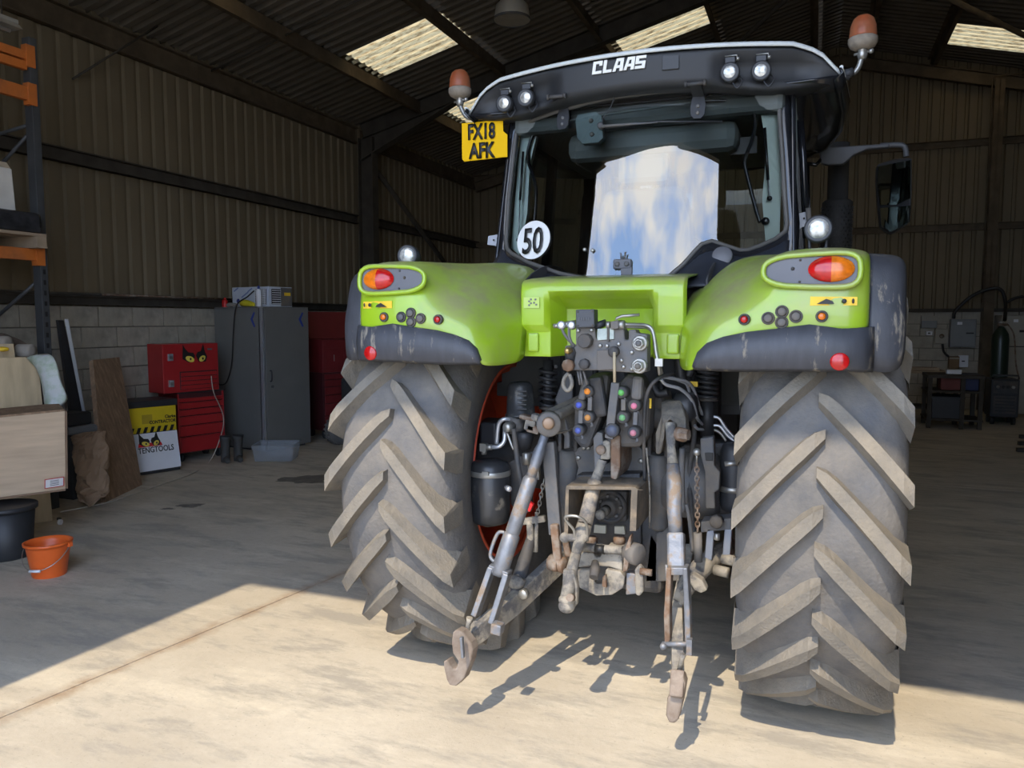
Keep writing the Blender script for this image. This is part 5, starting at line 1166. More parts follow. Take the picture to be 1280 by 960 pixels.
# ================================================================== THINGS ALONG THE LEFT WALL
M_orange = mat('orange_rack_paint', (.56, .15, .025), .5, var=.15, dirt=(.30, .10, .03), dirt_amt=.25)
M_rackpost = mat('blue_grey_rack_post', (.05, .052, .054), .6, var=.2)
M_ply = mat('pale_plywood', (.52, .385, .255), .6, var=.12, scale=3, stretch=(1, 1, 9))
M_ply2 = mat('yellow_plywood', (.50, .385, .23), .7, var=.15, scale=3, stretch=(6, 6, 1))
M_plyedge = mat('plywood_edge', (.22, .14, .085), .8, var=.2)
M_oak = mat('brown_timber', (.29, .185, .11), .8, var=.3, scale=5, stretch=(6, 6, 1), dirt=(.19, .12, .07), dirt_amt=.3, bump=.2)
M_palletwood = mat('pallet_wood', (.30, .225, .15), .85, var=.2, scale=6)
M_kraft = mat('kraft_paper', (.30, .20, .125), .75, var=.15, scale=5, bump=.3, bump_scale=12)
M_blackpl = mat('black_bin_plastic', (.022, .023, .025), .5, var=.1)
M_redcab = mat('tool_chest_red', (.36, .018, .02), .38, var=.06, coat=.2)
M_reddk = mat('tool_chest_dark', (.06, .01, .012), .6)
M_red2 = mat('gloom_darkened_red', (.15, .012, .014), .55, var=.1)  # cabinet red darkened in the base colour to stand in for the gloom there
M_stain = mat('stainless_door', (.215, .21, .195), .4, metal=.3, var=.05, scale=3)
M_ivory = mat('white_board', (.72, .72, .74), .45, var=.04)
M_sack = mat('white_green_sack', (.60, .62, .60), .5, var=.1, scale=4, dirt=(.28, .42, .22), dirt_amt=.2, dirt_scale=5)
M_brownc = mat('brown_canvas', (.115, .085, .065), .9, var=.3, scale=8, bump=.3)
M_greyfelt = mat('grey_felt', (.30, .27, .23), .95, var=.2)
M_bucket = mat('orange_bucket_plastic', (.76, .13, .022), .38, var=.06)
M_yelbox = mat('site_box_yellow', (.66, .48, .015), .45, var=.06)
M_boot = mat('muddy_rubber', (.05, .047, .042), .7, var=.25)
def clearplastic():
    m = bpy.data.materials.new('clear_plastic'); m.use_nodes = True; n = m.node_tree.nodes; l = m.node_tree.links; n.clear()
    o = n.new('ShaderNodeOutputMaterial'); t = n.new('ShaderNodeBsdfTransparent'); t.inputs[0].default_value = (.92, .93, .94, 1); d = n.new('ShaderNodeBsdfPrincipled'); d.inputs['Base Color'].default_value = (.52, .54, .56, 1); d.inputs['Roughness'].default_value = .25
    mx = n.new('ShaderNodeMixShader'); mx.inputs[0].default_value = .2; l.new(t.outputs[0], mx.inputs[1]); l.new(d.outputs[0], mx.inputs[2]); l.new(mx.outputs[0], o.inputs[0]); return m
M_clear = clearplastic()
def slab(p, th, name, m, parent=None, bevel=.003, base=None):
    """p: four corners, th: thickness along the outward normal"""
    p = [Vector(q) for q in p]; n = (p[1]-p[0]).cross(p[3]-p[0]).normalized()
    return MB().prism(p, n*th).build(name, m, parent, bevel=bevel, base=base)
def frame_box(o, u, n, w, d, h, z0=0):
    """oriented box: o = front right floor corner, u = along the front to the right, n = outward normal of the front"""
    u, n = Vector((*u, 0)).normalized(), Vector((*n, 0)).normalized(); o = Vector(o)
    def P(a, b, z): return o - u*w + u*a - n*b + Vector((0, 0, z))
    return P
def obox(mb, P, a0, a1, b0, b1, z0, z1):
    return mb.add([P(a, b, z) for a in (a0, a1) for b in (b0, b1) for z in (z0, z1)], [(0,1,3,2),(4,6,7,5),(0,4,5,1),(2,3,7,6),(0,2,6,4),(1,5,7,3)])
def bx(P, a0, a1, b0, b1, z0, z1, name, m, par, bevel=.003): return obox(MB(), P, a0, a1, b0, b1, z0, z1).build(name, m, par, bevel=bevel)
# ---- pallet racking
RX, RYp = -6.15, 4.72
rack = thing('pallet_racking', (RX, RYp, 0), 'pallet racking with orange beams and grey perforated post at the far left', 'shelving')
for x in (RX-.045, -7.1): 
    p = MB().span(x-.045, x+.045, RYp-.035, RYp+.035, 0, 4.0).build('upright', M_rackpost, rack, bevel=.004)
    if x > -6.5:
        for k in range(40): MB().span(x+.045, x+.0465, RYp-.012, RYp+.012, .15+k*.09, .19+k*.09).build('slot', M_blackpaint, p) if 8 < k < 22 else None
for z0, z1 in ((3.2, 3.3), (2.7, 3.25), (2.0, 2.6), (1.5, 2.0)): MB().tube([(RX-.06, RYp, z1), (-7.08, RYp, z0)], .016, 8).build('upright_brace', M_rackpost, rack)
for z, hh in ((3.84, .07), (3.53, .11), (2.20, .10), (1.25, .10)):
    b = MB().span(RX-.05, RX, 2.3, RYp-.06, z-hh/2, z+hh/2).build('shelf_beam', M_orange, rack, bevel=.004)
    MB().span(RX-.055, RX+.01, RYp-.07, RYp+.01, z-.09, z+.09).build('beam_bracket', M_orange, b, bevel=.003)
    MB().span(-7.1, -7.05, 2.3, RYp-.06, z-hh/2, z+hh/2).build('shelf_beam', M_orange, rack, bevel=.004)
MB().span(RX-.05, RX, 2.3, RYp-.06, 3.72, 3.79).build('shelf_beam', M_orange, rack, bevel=.004)
# pallet and loads on the middle beam
pal = thing('pallet', (-6.6, 4.1, 2.25), 'wooden pallet lying on the middle orange rack beam', 'pallet')
for k in range(5): MB().span(-6.99+.20*k, -6.99+.20*k+.14, 3.6, 4.68, 2.345, 2.37).build('deck_board', M_palletwood, pal)
for y in (3.65, 4.12, 4.62): MB().span(-6.99, -6.03, y-.045, y+.045, 2.265, 2.345).build('pallet_block', M_palletwood, pal, bevel=.003)
for y in (3.65, 4.12, 4.62): MB().span(-6.99, -6.03, y-.05, y+.05, 2.25, 2.265).build('base_board', M_palletwood, pal)
tr = MB().prism([(-6.95, 3.65, 2.371), (-6.06, 3.65, 2.371), (-6.06, 4.66, 2.371), (-6.95, 4.66, 2.371)], (0, 0, .17)).build('wrapped_tray', mat('film_wrapped_black', (.03, .03, .033), .2, var=.4, scale=10, bump=.4, bump_scale=14), base=(-6.6, 4.1, 2.371), bevel=.03)
tag(tr, 'black tray wrapped in shiny film lying on the rack pallet', 'tray')
wb = thing('white_drum_box', (-6.42, 4.34, 2.541), 'white cardboard box with tan lid standing on the black wrapped tray', 'box')
MB().box((-6.42, 4.34, 2.72), (.40, .42, .36), taper=(.95, .95)).build('carton', mat('white_card', (.66, .63, .57), .8), wb, bevel=.01)
MB().box((-6.42, 4.34, 2.925), (.37, .39, .05), taper=(.9, .9)).build('lid', mat('tan_card', (.45, .37, .27), .8), wb, bevel=.008)
# strip light hanging above the racking
fl = thing('strip_light', (-6.2, 4.4, 3.98), 'dusty white fluorescent strip light above the orange racking', 'light')
MB().span(-6.26, -6.14, 3.4, 4.60, 4.06, 4.10).build('housing', mat('dusty_white_metal', (.26, .25, .22), .6), fl, bevel=.01)
MB().prism([(-6.30, 3.4, 4.02), (-6.26, 3.4, 4.06), (-6.14, 3.4, 4.06), (-6.10, 3.4, 4.02)], (0, 1.20, 0)).build('reflector', MATS['dusty_white_metal'], fl)
MB().tube([(-6.20, 3.45, 4.01), (-6.20, 4.56, 4.01)], .016, 10).build('tube', M_ivory, fl)
MB().tube([(-6.19, 3.7, 4.13), (-6.19, 3.7, 5.15)], .006).tube([(-6.20, 4.5, 4.09), (-6.20, 4.5, 5.15)], .006).build('hanger', M_steel_dk, fl)
# ---- rack bottom shelf load
shelf = MB().span(-7.05, -6.15, 2.4, 4.65, 1.31, 1.33).build('shelf_board', M_palletwood, rack)
def lump(name, pts_r, m, label, cat, sub=1, group=None, n=14, flat=1.0):
    pts = [Vector(p) for p, r in pts_r]; mb = MB().tube(pts, [r for p, r in pts_r], n)
    for v in mb.v:
        v += Vector((random.uniform(-1, 1), random.uniform(-1, 1), random.uniform(-1, 1)))*.008
    o = mb.build(name, m, base=pts[0], sub=sub); tag(o, label, cat, group); return o
lump('canvas_heap', [((-6.7, 3.6, 1.44), .05), ((-6.5, 3.9, 1.47), .14), ((-6.35, 4.2, 1.47), .14), ((-6.25, 4.45, 1.44), .10), ((-6.22, 4.58, 1.40), .05)], M_brownc, 'crumpled dark brown canvas heaped on the lower rack shelf', 'cloth')
for i, (c, r) in enumerate((((-6.05, 4.50, 1.395), .055), ((-6.08, 4.32, 1.46), .06))):
    a = Vector(c); d = Vector((.55, .1, 0))
    o = MB().lathe(a-d*.9, d, [(r*.35, 0), (r, .0), (r, .50), (r*.35, .50)], 20).build('felt_roll', M_greyfelt, base=a); tag(o, ['short pale felt roll poking out nearest the rack post', 'grey felt roll above the yellow rag on the rack shelf'][i], 'roll')
tag(MB().box((-5.98, 4.20, 1.42), (.12, .10, .05), rotz(.4)).build('yellow_rag', M_yellabel, base=(-5.98, 4.2, 1.395), bevel=.02, sub=1), 'crumpled yellow rag tucked beside the felt rolls', 'rag')
lump('green_tarpaulin', [((-6.6, 3.3, 1.60), .08), ((-6.3, 3.6, 1.66), .18), ((-6.2, 3.9, 1.64), .16), ((-6.2, 4.05, 1.56), .07)], mat('dark_green_tarp', (.03, .065, .055), .6, var=.3, bump=.3), 'dark green tarpaulin bundle at the photo edge above the canvas', 'tarpaulin')
sk = MB(); rows = []
prof = [((36, 446), (64, 444)), ((42, 452), (68, 448)), ((50, 462), (72, 460)), ((55, 475), (76, 475)), ((57, 490), (80, 488)), ((57, 503), (85, 498)), ((62, 510), (78, 507))]
for i, (l_, r_) in enumerate(prof):
    Ya = 4.34 - .02*i; a, b = at(*l_, Y=Ya), at(*r_, Y=Ya); row = []
    for k in range(9):
        t = k/8; row.append(a+(b-a)*t + Vector((0, -.05*math.sin(t*PI) - .012*math.sin(i*2.3+k*1.7), .0)))
    rows.append(row)
tag(MB().grid(rows).build('feed_sack', M_sack, base=rows[0][4], solid=.035, sub=1), 'empty white and green plastic sack draped over the rack beam', 'sack')
# ---- boards leaning by the racking
def leaner(name, px, Ys, th, m, label, cat, group=None):
    p = [at(x, y, Y=Y) for (x, y), Y in zip(px, Ys)]
    o = slab(p, -th, name, m, base=(p[0]+p[1])/2); return tag(o, label, cat, group)
def leanz(name, px, specs, th, m, label, cat, group=None):
    p = []
    for (x, y), sp in zip(px, specs): p.append(at(x, y, **sp))
    m0 = (p[0]+p[1])/2; m1 = (p[2]+p[3])/2; hw = (p[1]-p[0])/2; ht = (p[2]-p[3]).length/2; hw2 = hw.normalized()*ht*(1.5 if name == 'timber_plank' else 1)
    p[2], p[3] = m1+hw2, m1-hw2
    n = (p[1]-p[0]).cross(p[3]-p[0]).normalized(); n = n if n.dot(Vector((0, 0, 0))-p[0]+_C) < 0 else -n
    o = MB().prism(p, n*th).build(name, m, base=(p[0]+p[1])/2, bevel=.003); return tag(o, label, cat, group)
leanz('plywood_board', [(-20, 664), (66, 651), (40, 447), (-20, 447)], [dict(Z=0), dict(Z=0), dict(X=-5.98), dict(X=-5.96)], .018, M_ply2, 'pale plywood board leaning behind the big plywood box', 'board')
leanz('plywood_board', [(-20, 656), (40, 650), (12, 430), (-20, 430)], [dict(Z=0), dict(Z=0), dict(X=-6.10), dict(X=-6.08)], .015, M_ply2, 'narrow plywood offcut standing tallest behind the other board', 'board')
# large plywood box lying on a black bin
pb = thing('plywood_crate', (-5.25, 3.75, .45), 'large pale plywood crate with a red-edged label resting on the black bin', 'crate')
P4 = [at(0, 522, Y=3.62), at(81, 514, Y=3.95), at(82, 611, Y=3.95), at(0, 621, Y=3.62)]
fa, fb_, fc, fd = P4
ext = (fa-fb_)*.4
fa2, fd2 = fa+ext, fd+ext
back = Vector((-.42, .28, 0))
slab([fa2, fb_, fc, fd2], .018, 'front_panel', M_ply, pb)
slab([fa2, fb_, fb_+back, fa2+back], .015, 'top_panel', M_oak, pb)
slab([fb_, fc, fc+back, fb_+back], .015, 'side_panel', M_plyedge, pb)
slab([fd2, fc, fc+back, fd2+back], -.015, 'bottom_panel', M_plyedge, pb)
nf = (fb_-fa).cross(fd-fa).normalized(); nf = nf if nf.dot(_C-fa) > 0 else -nf
uu, vv = (fb_-fa).normalized(), (fa-fd).normalized()
def lab(u0, u1, v0, v1, m, nm, off): slab([fc-uu*u1+vv*v0+nf*off, fc-uu*u0+vv*v0+nf*off, fc-uu*u0+vv*v1+nf*off, fc-uu*u1+vv*v1+nf*off], .001, nm, m, pb, 0)
lab(.012, .135, .028, .098, mat('label_red', (.45, .06, .05), .6), 'label_border', .021); lab(.018, .129, .034, .092, mat('label_white', (.62, .60, .58), .6), 'label', .023)
for k in range(4): lab(.045, .10, .045+k*.011, .049+k*.011, M_greydk, 'label_print', .0245)
bc = at(6, 700, Z=0); 
bn = thing('black_bin', (-5.22, 3.62, 0), 'tall black plastic bin standing under the plywood crate', 'bin')
MB().lathe((-5.22, 3.62, 0), (0, 0, 1), [(.15, 0), (.155, .012), (.184, .36), (.174, .36), (.145, .02)], 28).build('bin_body', M_blackpl, bn)
MB().lathe((-5.22, 3.62, .33), (0, 0, 1), [(.185, 0), (.200, .005), (.200, .035), (.180, .035)], 28).build('bin_rim', M_blackpl, bn)
# ---- black edge-banded panel, stool, paper sack, brown plank
leanz('black_board', [(100, 598), (119, 592), (82, 399), (71, 402)], [dict(Z=0), dict(Z=0), dict(X=-6.75), dict(X=-6.8)], .03, mat('charcoal_panel', (.035, .035, .036), .6), 'long black board with a white edge leaning against the block wall', 'board')
wbn = bpy.data.objects[-1] if False else None
pa, pb_ = at(119.5, 592, Z=0), at(83, 399, X=-6.75)
ob_panel = [o for o in COL.objects if o.name.startswith('black_board')][0]
MB().bar(pa, pb_, .03, .016).build('white_edge', M_ivory, ob_panel)
for k in (.48, .72): MB().sphere(pa+(pb_-pa)*k + Vector((-.03, -.03, 0)), .012).build('screw_cap', M_ivory, ob_panel)
sb = thing('storage_tub', (-6.42, 5.13, 0), 'black storage tub with grey clip lid between crate and black panel', 'tub')
MB().box((-6.42, 5.13, .30), (.28, .28, .60), taper=(1.06, 1.06)).build('tub_body', M_blackpl, sb, bevel=.02)
MB().box((-6.42, 5.13, .64), (.32, .32, .07), taper=(.92, .92)).build('tub_lid', mat('grey_lid', (.15, .155, .16), .5), sb, bevel=.02)
MB().box((-6.42, 5.13, .735), (.24, .24, .12)).build('tub_tray', M_blackpl, sb, bevel=.02)
# brown paper sack
rows = []; levels = [((97, 628), (113, 632), .05), ((88, 612), (124, 622), .12), ((90, 605), (124, 612), .15), ((86, 585), (122, 590), .16), ((84, 565), (123, 562), .15), ((84, 550), (124, 542), .10), ((88, 545), (125, 540), .03)]
lv = []
for (l0, r0, d0), (l1, r1, d1) in zip(levels, levels[1:]):
    for k in range(4):
        t = k/4; mixp = lambda p, q: (p[0]+(q[0]-p[0])*t, p[1]+(q[1]-p[1])*t); lv.append((mixp(l0, l1), mixp(r0, r1), d0+(d1-d0)*t))
lv.append(levels[-1])
for i, (l_, r_, d) in enumerate(lv):
    Ya = 4.80 + .005*i; a, b = at(*l_, Y=Ya), at(*r_, Y=Ya); ring = []; d *= .55
    for k in range(28):
        t = 2*PI*k/28; c = (a+b)/2 + (b-a)*.5*math.cos(t)*(1+.04*math.sin(i*1.9+k)); c.y += d*(1+math.sin(t)) + .012*math.sin(3*t+i*.9) + random.uniform(-.011, .011); c.z += .016*math.sin(2*t+i*.7); c.z = max(c.z, .004); ring.append(c)
    rows.append(ring)
ps = MB().ring(rows, True, False).build('paper_sack', M_kraft, base=(rows[0][0].x, rows[0][0].y, 0)); tag(ps, 'brown paper sack slumped in front of the brown plank', 'sack')
pk = MB(); q = [at(132, 628, Z=0), at(178, 606, Z=0), at(156, 448, X=-6.62), at(110, 448, X=-6.72)]
leanz('timber_plank', [(132, 628), (178, 606), (156, 448), (110, 448)], [dict(Z=0), dict(Z=0), dict(X=-6.62), dict(X=-6.72)], .045, M_oak, 'wide rough brown timber plank with chipped edge leaning left of the yellow box', 'plank')
plk = [o for o in COL.objects if o.name.startswith('timber_plank')][0]
for k in (.28, .42, .62): MB().sphere(q[3]+(q[0]-q[3])*k + Vector((0, 0, 0)), .022, 8, (1, 1, .5)).build('edge_chip', M_oak, plk)
# ---- yellow and black site box with the white sign leaning on it
P = frame_box((-6.59, 6.55, 0), (.30, .954), (.954, -.30), .62, .40, .8)
P__ = P; P = lambda a, b, z: P__(a*.94, b*.9, z)
sbx = thing('site_box', P(.33, .22, 0), 'yellow and black steel site box with hazard stripes beside the red tool chest', 'box')
bx(P, 0, .66, .02, .45, 0, .42, 'box_body', M_blackpl, sbx)
bx(P, -.005, .665, .0, .46, .42, .71, 'box_front', M_yelbox, sbx, .006)
bx(P, -.02, .68, -.015, .47, .71, .78, 'box_lid', M_blackpl, sbx, .006)
bx(P, .26, .38, -.004, .01, .53, .63, 'handle_recess', mat('recess_yellow', (.42, .30, .02), .5), sbx, .004)
for k in range(8):
    a = .03+k*.078; MB().prism([P(a, -.003, .435), P(a+.038, -.003, .435), P(a+.062, -.003, .495), P(a+.024, -.003, .495)], P(0, -.002, 0)-P(0, 0, 0)).build('hazard_stripe', M_blackpaint, sbx)
uB = (P(1, 0, 0)-P(0, 0, 0)).normalized()
text('CONTRACTOR', 'box_lettering', M_blackpaint, sbx, P(.655, -.004, .525), uB, (0, 0, 1), .036, bold=.035, sx=.85, align='RIGHT')
text('Clarke', 'box_lettering', M_blackpaint, sbx, P(.655, -.004, .575), uB, (0, 0, 1), .036, bold=.03, sx=.9, align='RIGHT')
sg = thing('tool_sign', P(.35, -.20, 0), 'white sign board with TENGTOOLS lettering leaning on the yellow site box', 'sign')
s0, s1, s2, s3 = P(.03, -.13, 0.005), P(.62, -.13, 0.005), P(.62, -.045, .44), P(.03, -.045, .44)
ns = (s1-s0).cross(s3-s0).normalized(); ns = ns if ns.dot(_C-s0) > 0 else -ns
us, vs_ = (s1-s0).normalized(), (s3-s0).normalized()
MB().prism([s0, s1, s2, s3], ns*.012).build('sign_back', M_blackpl, sg)
def sgp(a, b, off=.0): return s0 + us*a + vs_*b + ns*off
MB().prism([sgp(.02, .03, .012), sgp(.57, .03, .012), sgp(.57, .435, .012), sgp(.02, .435, .012)], ns*.002).build('sign_face', M_ivory, sg)
text('TENGTOOLS', 'sign_lettering', M_blackpaint, sg, sgp(.12, .225, .018), us, vs_, .062, bold=.012, sx=.78)
M_eyey = mat('eye_yellow', (.75, .60, .10), .5)
def eyes(o, u, v, n, k, par, red=True):
    def E(a, b, off): return Vector(o) + u*(a*k) + v*(b*k) + n*off
    brow1 = [(0, .0), (.02, .5), (.10, .35), (.22, .22), (.40, .20), (.46, .10), (.40, -.10), (.2, -.12)]
    brow2 = [(.50, .10), (.56, .22), (.68, .25), (.78, .50), (.84, .22), (.92, .05), (.86, -.12), (.6, -.12)]
    for b in (brow1, brow2): MB().prism([E(x, y, .002) for x, y in b], n*.0015).build('logo_brow', M_blackpaint, par)
    if red: MB().prism([E(x, y, .001) for x, y in ((-.06, -.14), (-.02, .02), (.2, .1), (.5, .02), (.75, .1), (.95, .0), (1.0, -.14))], n*.0012).build('logo_base', MATS['red_plastic'], par)
    for cx_, w in ((.27, .16), (.73, .12)):
        MB().prism([E(cx_+w*math.cos(t), -.01+.10*math.sin(t)+.04*math.cos(t)*(-1 if cx_ < .5 else 1), .004) for t in [2*PI*i/18 for i in range(18)]], n*.0012).build('logo_eye', M_eyey, par)
        MB().prism([E(cx_+.02+.035*math.cos(t), -.01+.045*math.sin(t), .006) for t in [2*PI*i/10 for i in range(10)]], n*.001).build('logo_pupil', M_blackpaint, par)
eyes(sgp(.14, .325, .016), us, vs_, ns, .25, sg)
# ---- red tool chest on its roller cabinet
P = frame_box((-6.65, 7.36, 0), (.25, .968), (.968, -.25), .68, .40, .85)
P_ = P; P = lambda a, b, z: P_(.09+a*.88, b, z)
rc = thing('roller_cabinet', P(.34, .2, 0), 'red roller cabinet with curved drawer fronts under the small red tool chest', 'cabinet')
bx(P, 0, .68, .012, .40, .10, .80, 'cabinet_body', M_reddk, rc)
zz = .11
for h in (.19, .13, .11, .08, .08, .055):
    bx(P, .02, .66, -.008, .02, zz, zz+h-.012, 'drawer', M_redcab, rc, .006)
    bx(P, .04, .64, -.014, -.006, zz+h-.03, zz+h-.020, 'drawer_pull', M_redcab, rc, .003); zz += h
bx(P, 0, .02, -.006, .40, .10, .80, 'side_panel', M_redcab, rc); bx(P, .66, .68, -.006, .40, .10, .80, 'side_panel', M_redcab, rc)
bx(P, -.01, .70, -.015, .41, .80, .815, 'cabinet_top', M_blackpl, rc)
for a, b in ((.06, .06), (.62, .06), (.06, .34), (.62, .34)): MB().lathe(P(a-.02, b, .05), P(1, 0, 0)-P(0, 0, 0), [(.05, 0), (.05, .04)], 16).build('castor', M_blackpl, rc)
Pt = frame_box((-6.66, 7.31, .816), (.25, .968), (.968, -.25), .70, .32, .6)
tc = thing('tool_chest', Pt(.35, .16, 0), 'small red tool chest with staring yellow eyes emblem on the roller cabinet', 'tool chest')
bx(Pt, 0, .70, 0, .32, 0, .56, 'chest_body', M_redcab, tc, .006)
bx(Pt, .20, .68, -.004, .01, .03, .24, 'drawer_bay', M_reddk, tc)
for k in range(4): bx(Pt, .21, .67, -.012, .01, .035+k*.05, .035+k*.05+.042, 'drawer', M_redcab, tc, .004)
for z in (.10, .40):
    l1 = bx(Pt, .06, .12, -.02, .01, z-.03, z+.05, 'latch', M_chrome, tc, .004); bx(Pt, .07, .11, -.028, .0, z-.01, z+.025, 'latch_tab', M_grey, tc, .003)
bx(Pt, .56, .62, -.003, .003, .48, .50, 'maker_badge', M_grey, tc, .001)
eyes(Pt(.24, -.002, .385), (Pt(1, 0, 0)-Pt(0, 0, 0)).normalized(), Vector((0, 0, 1)), -(Pt(0, 1, 0)-Pt(0, 0, 0)).normalized(), .34, tc, False)
# ---- stainless two-door cabinet
M0 = Vector((-6.31, 7.71, 0)); d1 = Vector((.985, -.17, 0)).normalized(); d2 = Vector((.17, .985, 0)).normalized()
HC = 1.80
cabt = thing('steel_cabinet', M0 - d1*.4 + d2*.3, 'tall grey stainless steel cabinet with blue arrow stickers', 'cabinet')
def cp(a, b, z): return M0 - d1*a + d2*b + Vector((0, 0, z))
def cbox(a0, a1, b0, b1, z0, z1, nm, m, par=None, bevel=.004): return MB().add([cp(a, b, z) for a in (a0, a1) for b in (b0, b1) for z in (z0, z1)], [(0,1,3,2),(4,6,7,5),(0,4,5,1),(2,3,7,6),(0,2,6,4),(1,5,7,3)]).build(nm, m, par or cabt, bevel=bevel)
cbox(.03, .91, .03, .73, .03, HC-.01, 'carcass', M_greydk)
cbox(.09, .91, .0, .03, .03, HC, 'side_panel', M_stain)
rdoor = cbox(0, .03, .03, .75, .03, HC, 'door', M_stain)
cbox(0, .05, -.012, .012, .03, HC, 'corner_strip', M_chrome); cbox(.055, .085, .004, .03, .03, HC, 'door_gap', M_blackpaint)
cbox(.0, .91, .0, .75, HC, HC+.015, 'cabinet_roof', M_stain); cbox(.05, .88, .05, .7, 0, .03, 'plinth', M_blackpl)
MB().tube(smooth_curve([cp(-.002, .09, 1.02), cp(-.03, .09, 1.01), cp(-.03, .09, .90), cp(-.002, .09, .89)], 4), .009, 8).build('door_handle', M_blackpl, rdoor)
MB().tube(smooth_curve([cp(-.002, .12, .82), cp(-.015, .12, .82)], 2), .018, 10).build('door_lock', M_grey, rdoor)
M_blue = mat('blue_sticker', (.03, .06, .30), .5)
for f in (lambda s, z: cp(.22-s, -.003, z), lambda s, z: cp(-.003, .58+s, z)):
    e = f(0, 0)-cp(.2, .02, 0); 
    MB().prism([f(0, 1.66), f(.06, 1.75), f(.085, 1.74), f(.04, 1.66), f(.085, 1.57), f(.06, 1.56)], (f(0, 0)-f(.0, 0)) + Vector((0, -.001, 0))).build('arrow_sticker', M_blue, cabt)
# cooling unit and odds on top of the cabinet
ZC = HC+.0155
cu = thing('cooling_unit', cp(.35, .3, ZC), 'boxed cooling unit in blue printed film on top of the steel cabinet', 'cooler')
cbox(.02, .70, .12, .50, ZC, ZC+.25, 'casing', mat('film_on_steel', (.50, .54, .60), .4, var=.08), cu, .006)
cbox(.06, .26, .108, .12, ZC+.02, ZC+.22, 'grille_backing', M_blackpaint, cu)
for k in range(9): cbox(.06, .26, .104, .108, ZC+.025+k*.022, ZC+.031+k*.022, 'grille_bar', M_ivory, cu, 0)
for k in range(9): cbox(.062+k*.024, .067+k*.024, .103, .108, ZC+.02, ZC+.22, 'grille_bar', M_ivory, cu, 0)
cbox(.008, .02, .16, .30, ZC+.03, ZC+.22, 'grille_backing', M_blackpaint, cu)
for k in range(7): cbox(.003, .008, .16, .30, ZC+.035+k*.027, ZC+.043+k*.027, 'grille_bar', M_ivory, cu, 0)
cbox(.01, .02, .31, .49, ZC+.01, ZC+.24, 'service_panel', M_grey, cu); cbox(.006, .012, .36, .46, ZC+.14, ZC+.18, 'warning_label', M_yellabel, cu, 0)
MB().lathe(cp(.585, .119, ZC+.075), -d2, [(.03, 0), (.03, .002), (.001, .0025)], 18).build('round_sticker', M_blue, cu)
for a, z, w_ in ((.66, .20, .10), (.52, .12, .16), (.50, .02, .14), (.40, .19, .10)): MB().bar(cp(a, .118, ZC+z), cp(a-w_*.8, .118, ZC+z+w_*.42), .003, .016).build('film_print', mat('faint_blue_print', (.16, .20, .38), .5), cu)
def bottle(o, r, h, m, cap, name, label, nozzle=True):
    b = thing(name, o, label, 'bottle'); MB().lathe(o, (0, 0, 1), [(r*.9, 0), (r, .01), (r, h*.72), (r*.6, h*.82), (r*.4, h*.84)], 18).build('body', m, b); MB().lathe(Vector(o)+Vector((0, 0, h*.84)), (0, 0, 1), [(r*.45, 0), (r*.42, h*.12), (r*.2, h*.16)], 12).build('cap', cap, b); return b
bottle(cp(.12, .05, ZC), .035, .26, M_ivory, M_blue, 'spray_bottle', 'white plastic spray bottle with blue top on the steel cabinet')
bottle(cp(.82, .10, ZC), .035, .12, MATS['red_plastic'], MATS['red_plastic'], 'red_canister', 'small red canister at the left end of the cabinet top')
lump('yellow_cloth', [(cp(.46, .06, ZC+.03), .02), (cp(.40, .05, ZC+.05), .045), (cp(.32, .05, ZC+.045), .042), (cp(.22, .05, ZC+.028), .022)], mat('yellow_glove', (.62, .52, .02), .8, var=.15), 'crumpled yellow glove hanging over the cabinet top edge', 'glove')
lump('grey_rope', [(cp(.74, .08, ZC+.025), .02), (cp(.66, .07, ZC+.035), .03), (cp(.56, .07, ZC+.025), .02)], M_greyfelt, 'coil of pale grey rope between red canister and yellow glove', 'rope')
tag(MB().tube(smooth_curve([cp(.26, .10, ZC+.20), cp(.30, .02, ZC+.12), cp(.44, -.03, ZC+.01), cp(.50, -.04, 1.50), cp(.55, -.04, 1.1), cp(.66, -.04, .86), cp(.80, -.03, .82), cp(.84, -.02, .84)], 6), .008, 6).build('power_cable', M_blackpaint, base=cp(.66, -.04, .86)), 'black power cable drooping down the side of the steel cabinet', 'cable')
# ---- boots and clear crate
for i, (x, y) in enumerate(((-6.36, 7.05), (-6.27, 7.16))):
    b = thing('rubber_boot', (x, y, 0), ['muddy dark rubber boot standing nearer the tool chest', 'muddy dark rubber boot standing nearer the clear crate'][i], 'boot', 'pair of rubber boots')
    MB().tube([(x, y, .0), (x, y, .06), (x, y, .14), (x, y, .26), (x+.005, y, .30)], [.05, .052, .048, .058, .062], 16).build('boot_shaft', M_boot, b)
    MB().tube([(x-.02, y+.02, .035), (x+.05, y-.04, .036), (x+.11, y-.09, .032), (x+.14, y-.11, .028)], [.034, .036, .032, .018], 14).build('boot_foot', M_boot, b)
    MB().lathe((x+.005, y, .295), (0, 0, 1), [(.060, 0), (.064, .003), (.064, .010), (.056, .011)], 16).build('boot_rim', M_blackpl, b)
P = frame_box((-5.62, 7.33, 0), (.62, .785), (.785, -.62), .36, .46, .2)
cr = thing('clear_crate', P(.18, .23, 0), 'empty clear plastic storage crate on the floor before the steel cabinet', 'crate')
P = frame_box((-5.62, 7.33, 0), (.905, .42), (.42, -.905), .46, .38, .2)
def wallp(a, b, c, d, nm='crate_wall'): return MB().add([a, b, c, d], [(0, 1, 2, 3)]).build(nm, M_clear, cr, solid=.004)
tp = .025
c0 = [P(.02, .02, .004), P(.44, .02, .004), P(.44, .36, .004), P(.02, .36, .004)]; c1 = [P(-.01, -.01, .19), P(.47, -.01, .19), P(.47, .39, .19), P(-.01, .39, .19)]
wallp(*c0, 'crate_base')
for i in range(4): wallp(c0[i], c0[(i+1) % 4], c1[(i+1) % 4], c1[i])
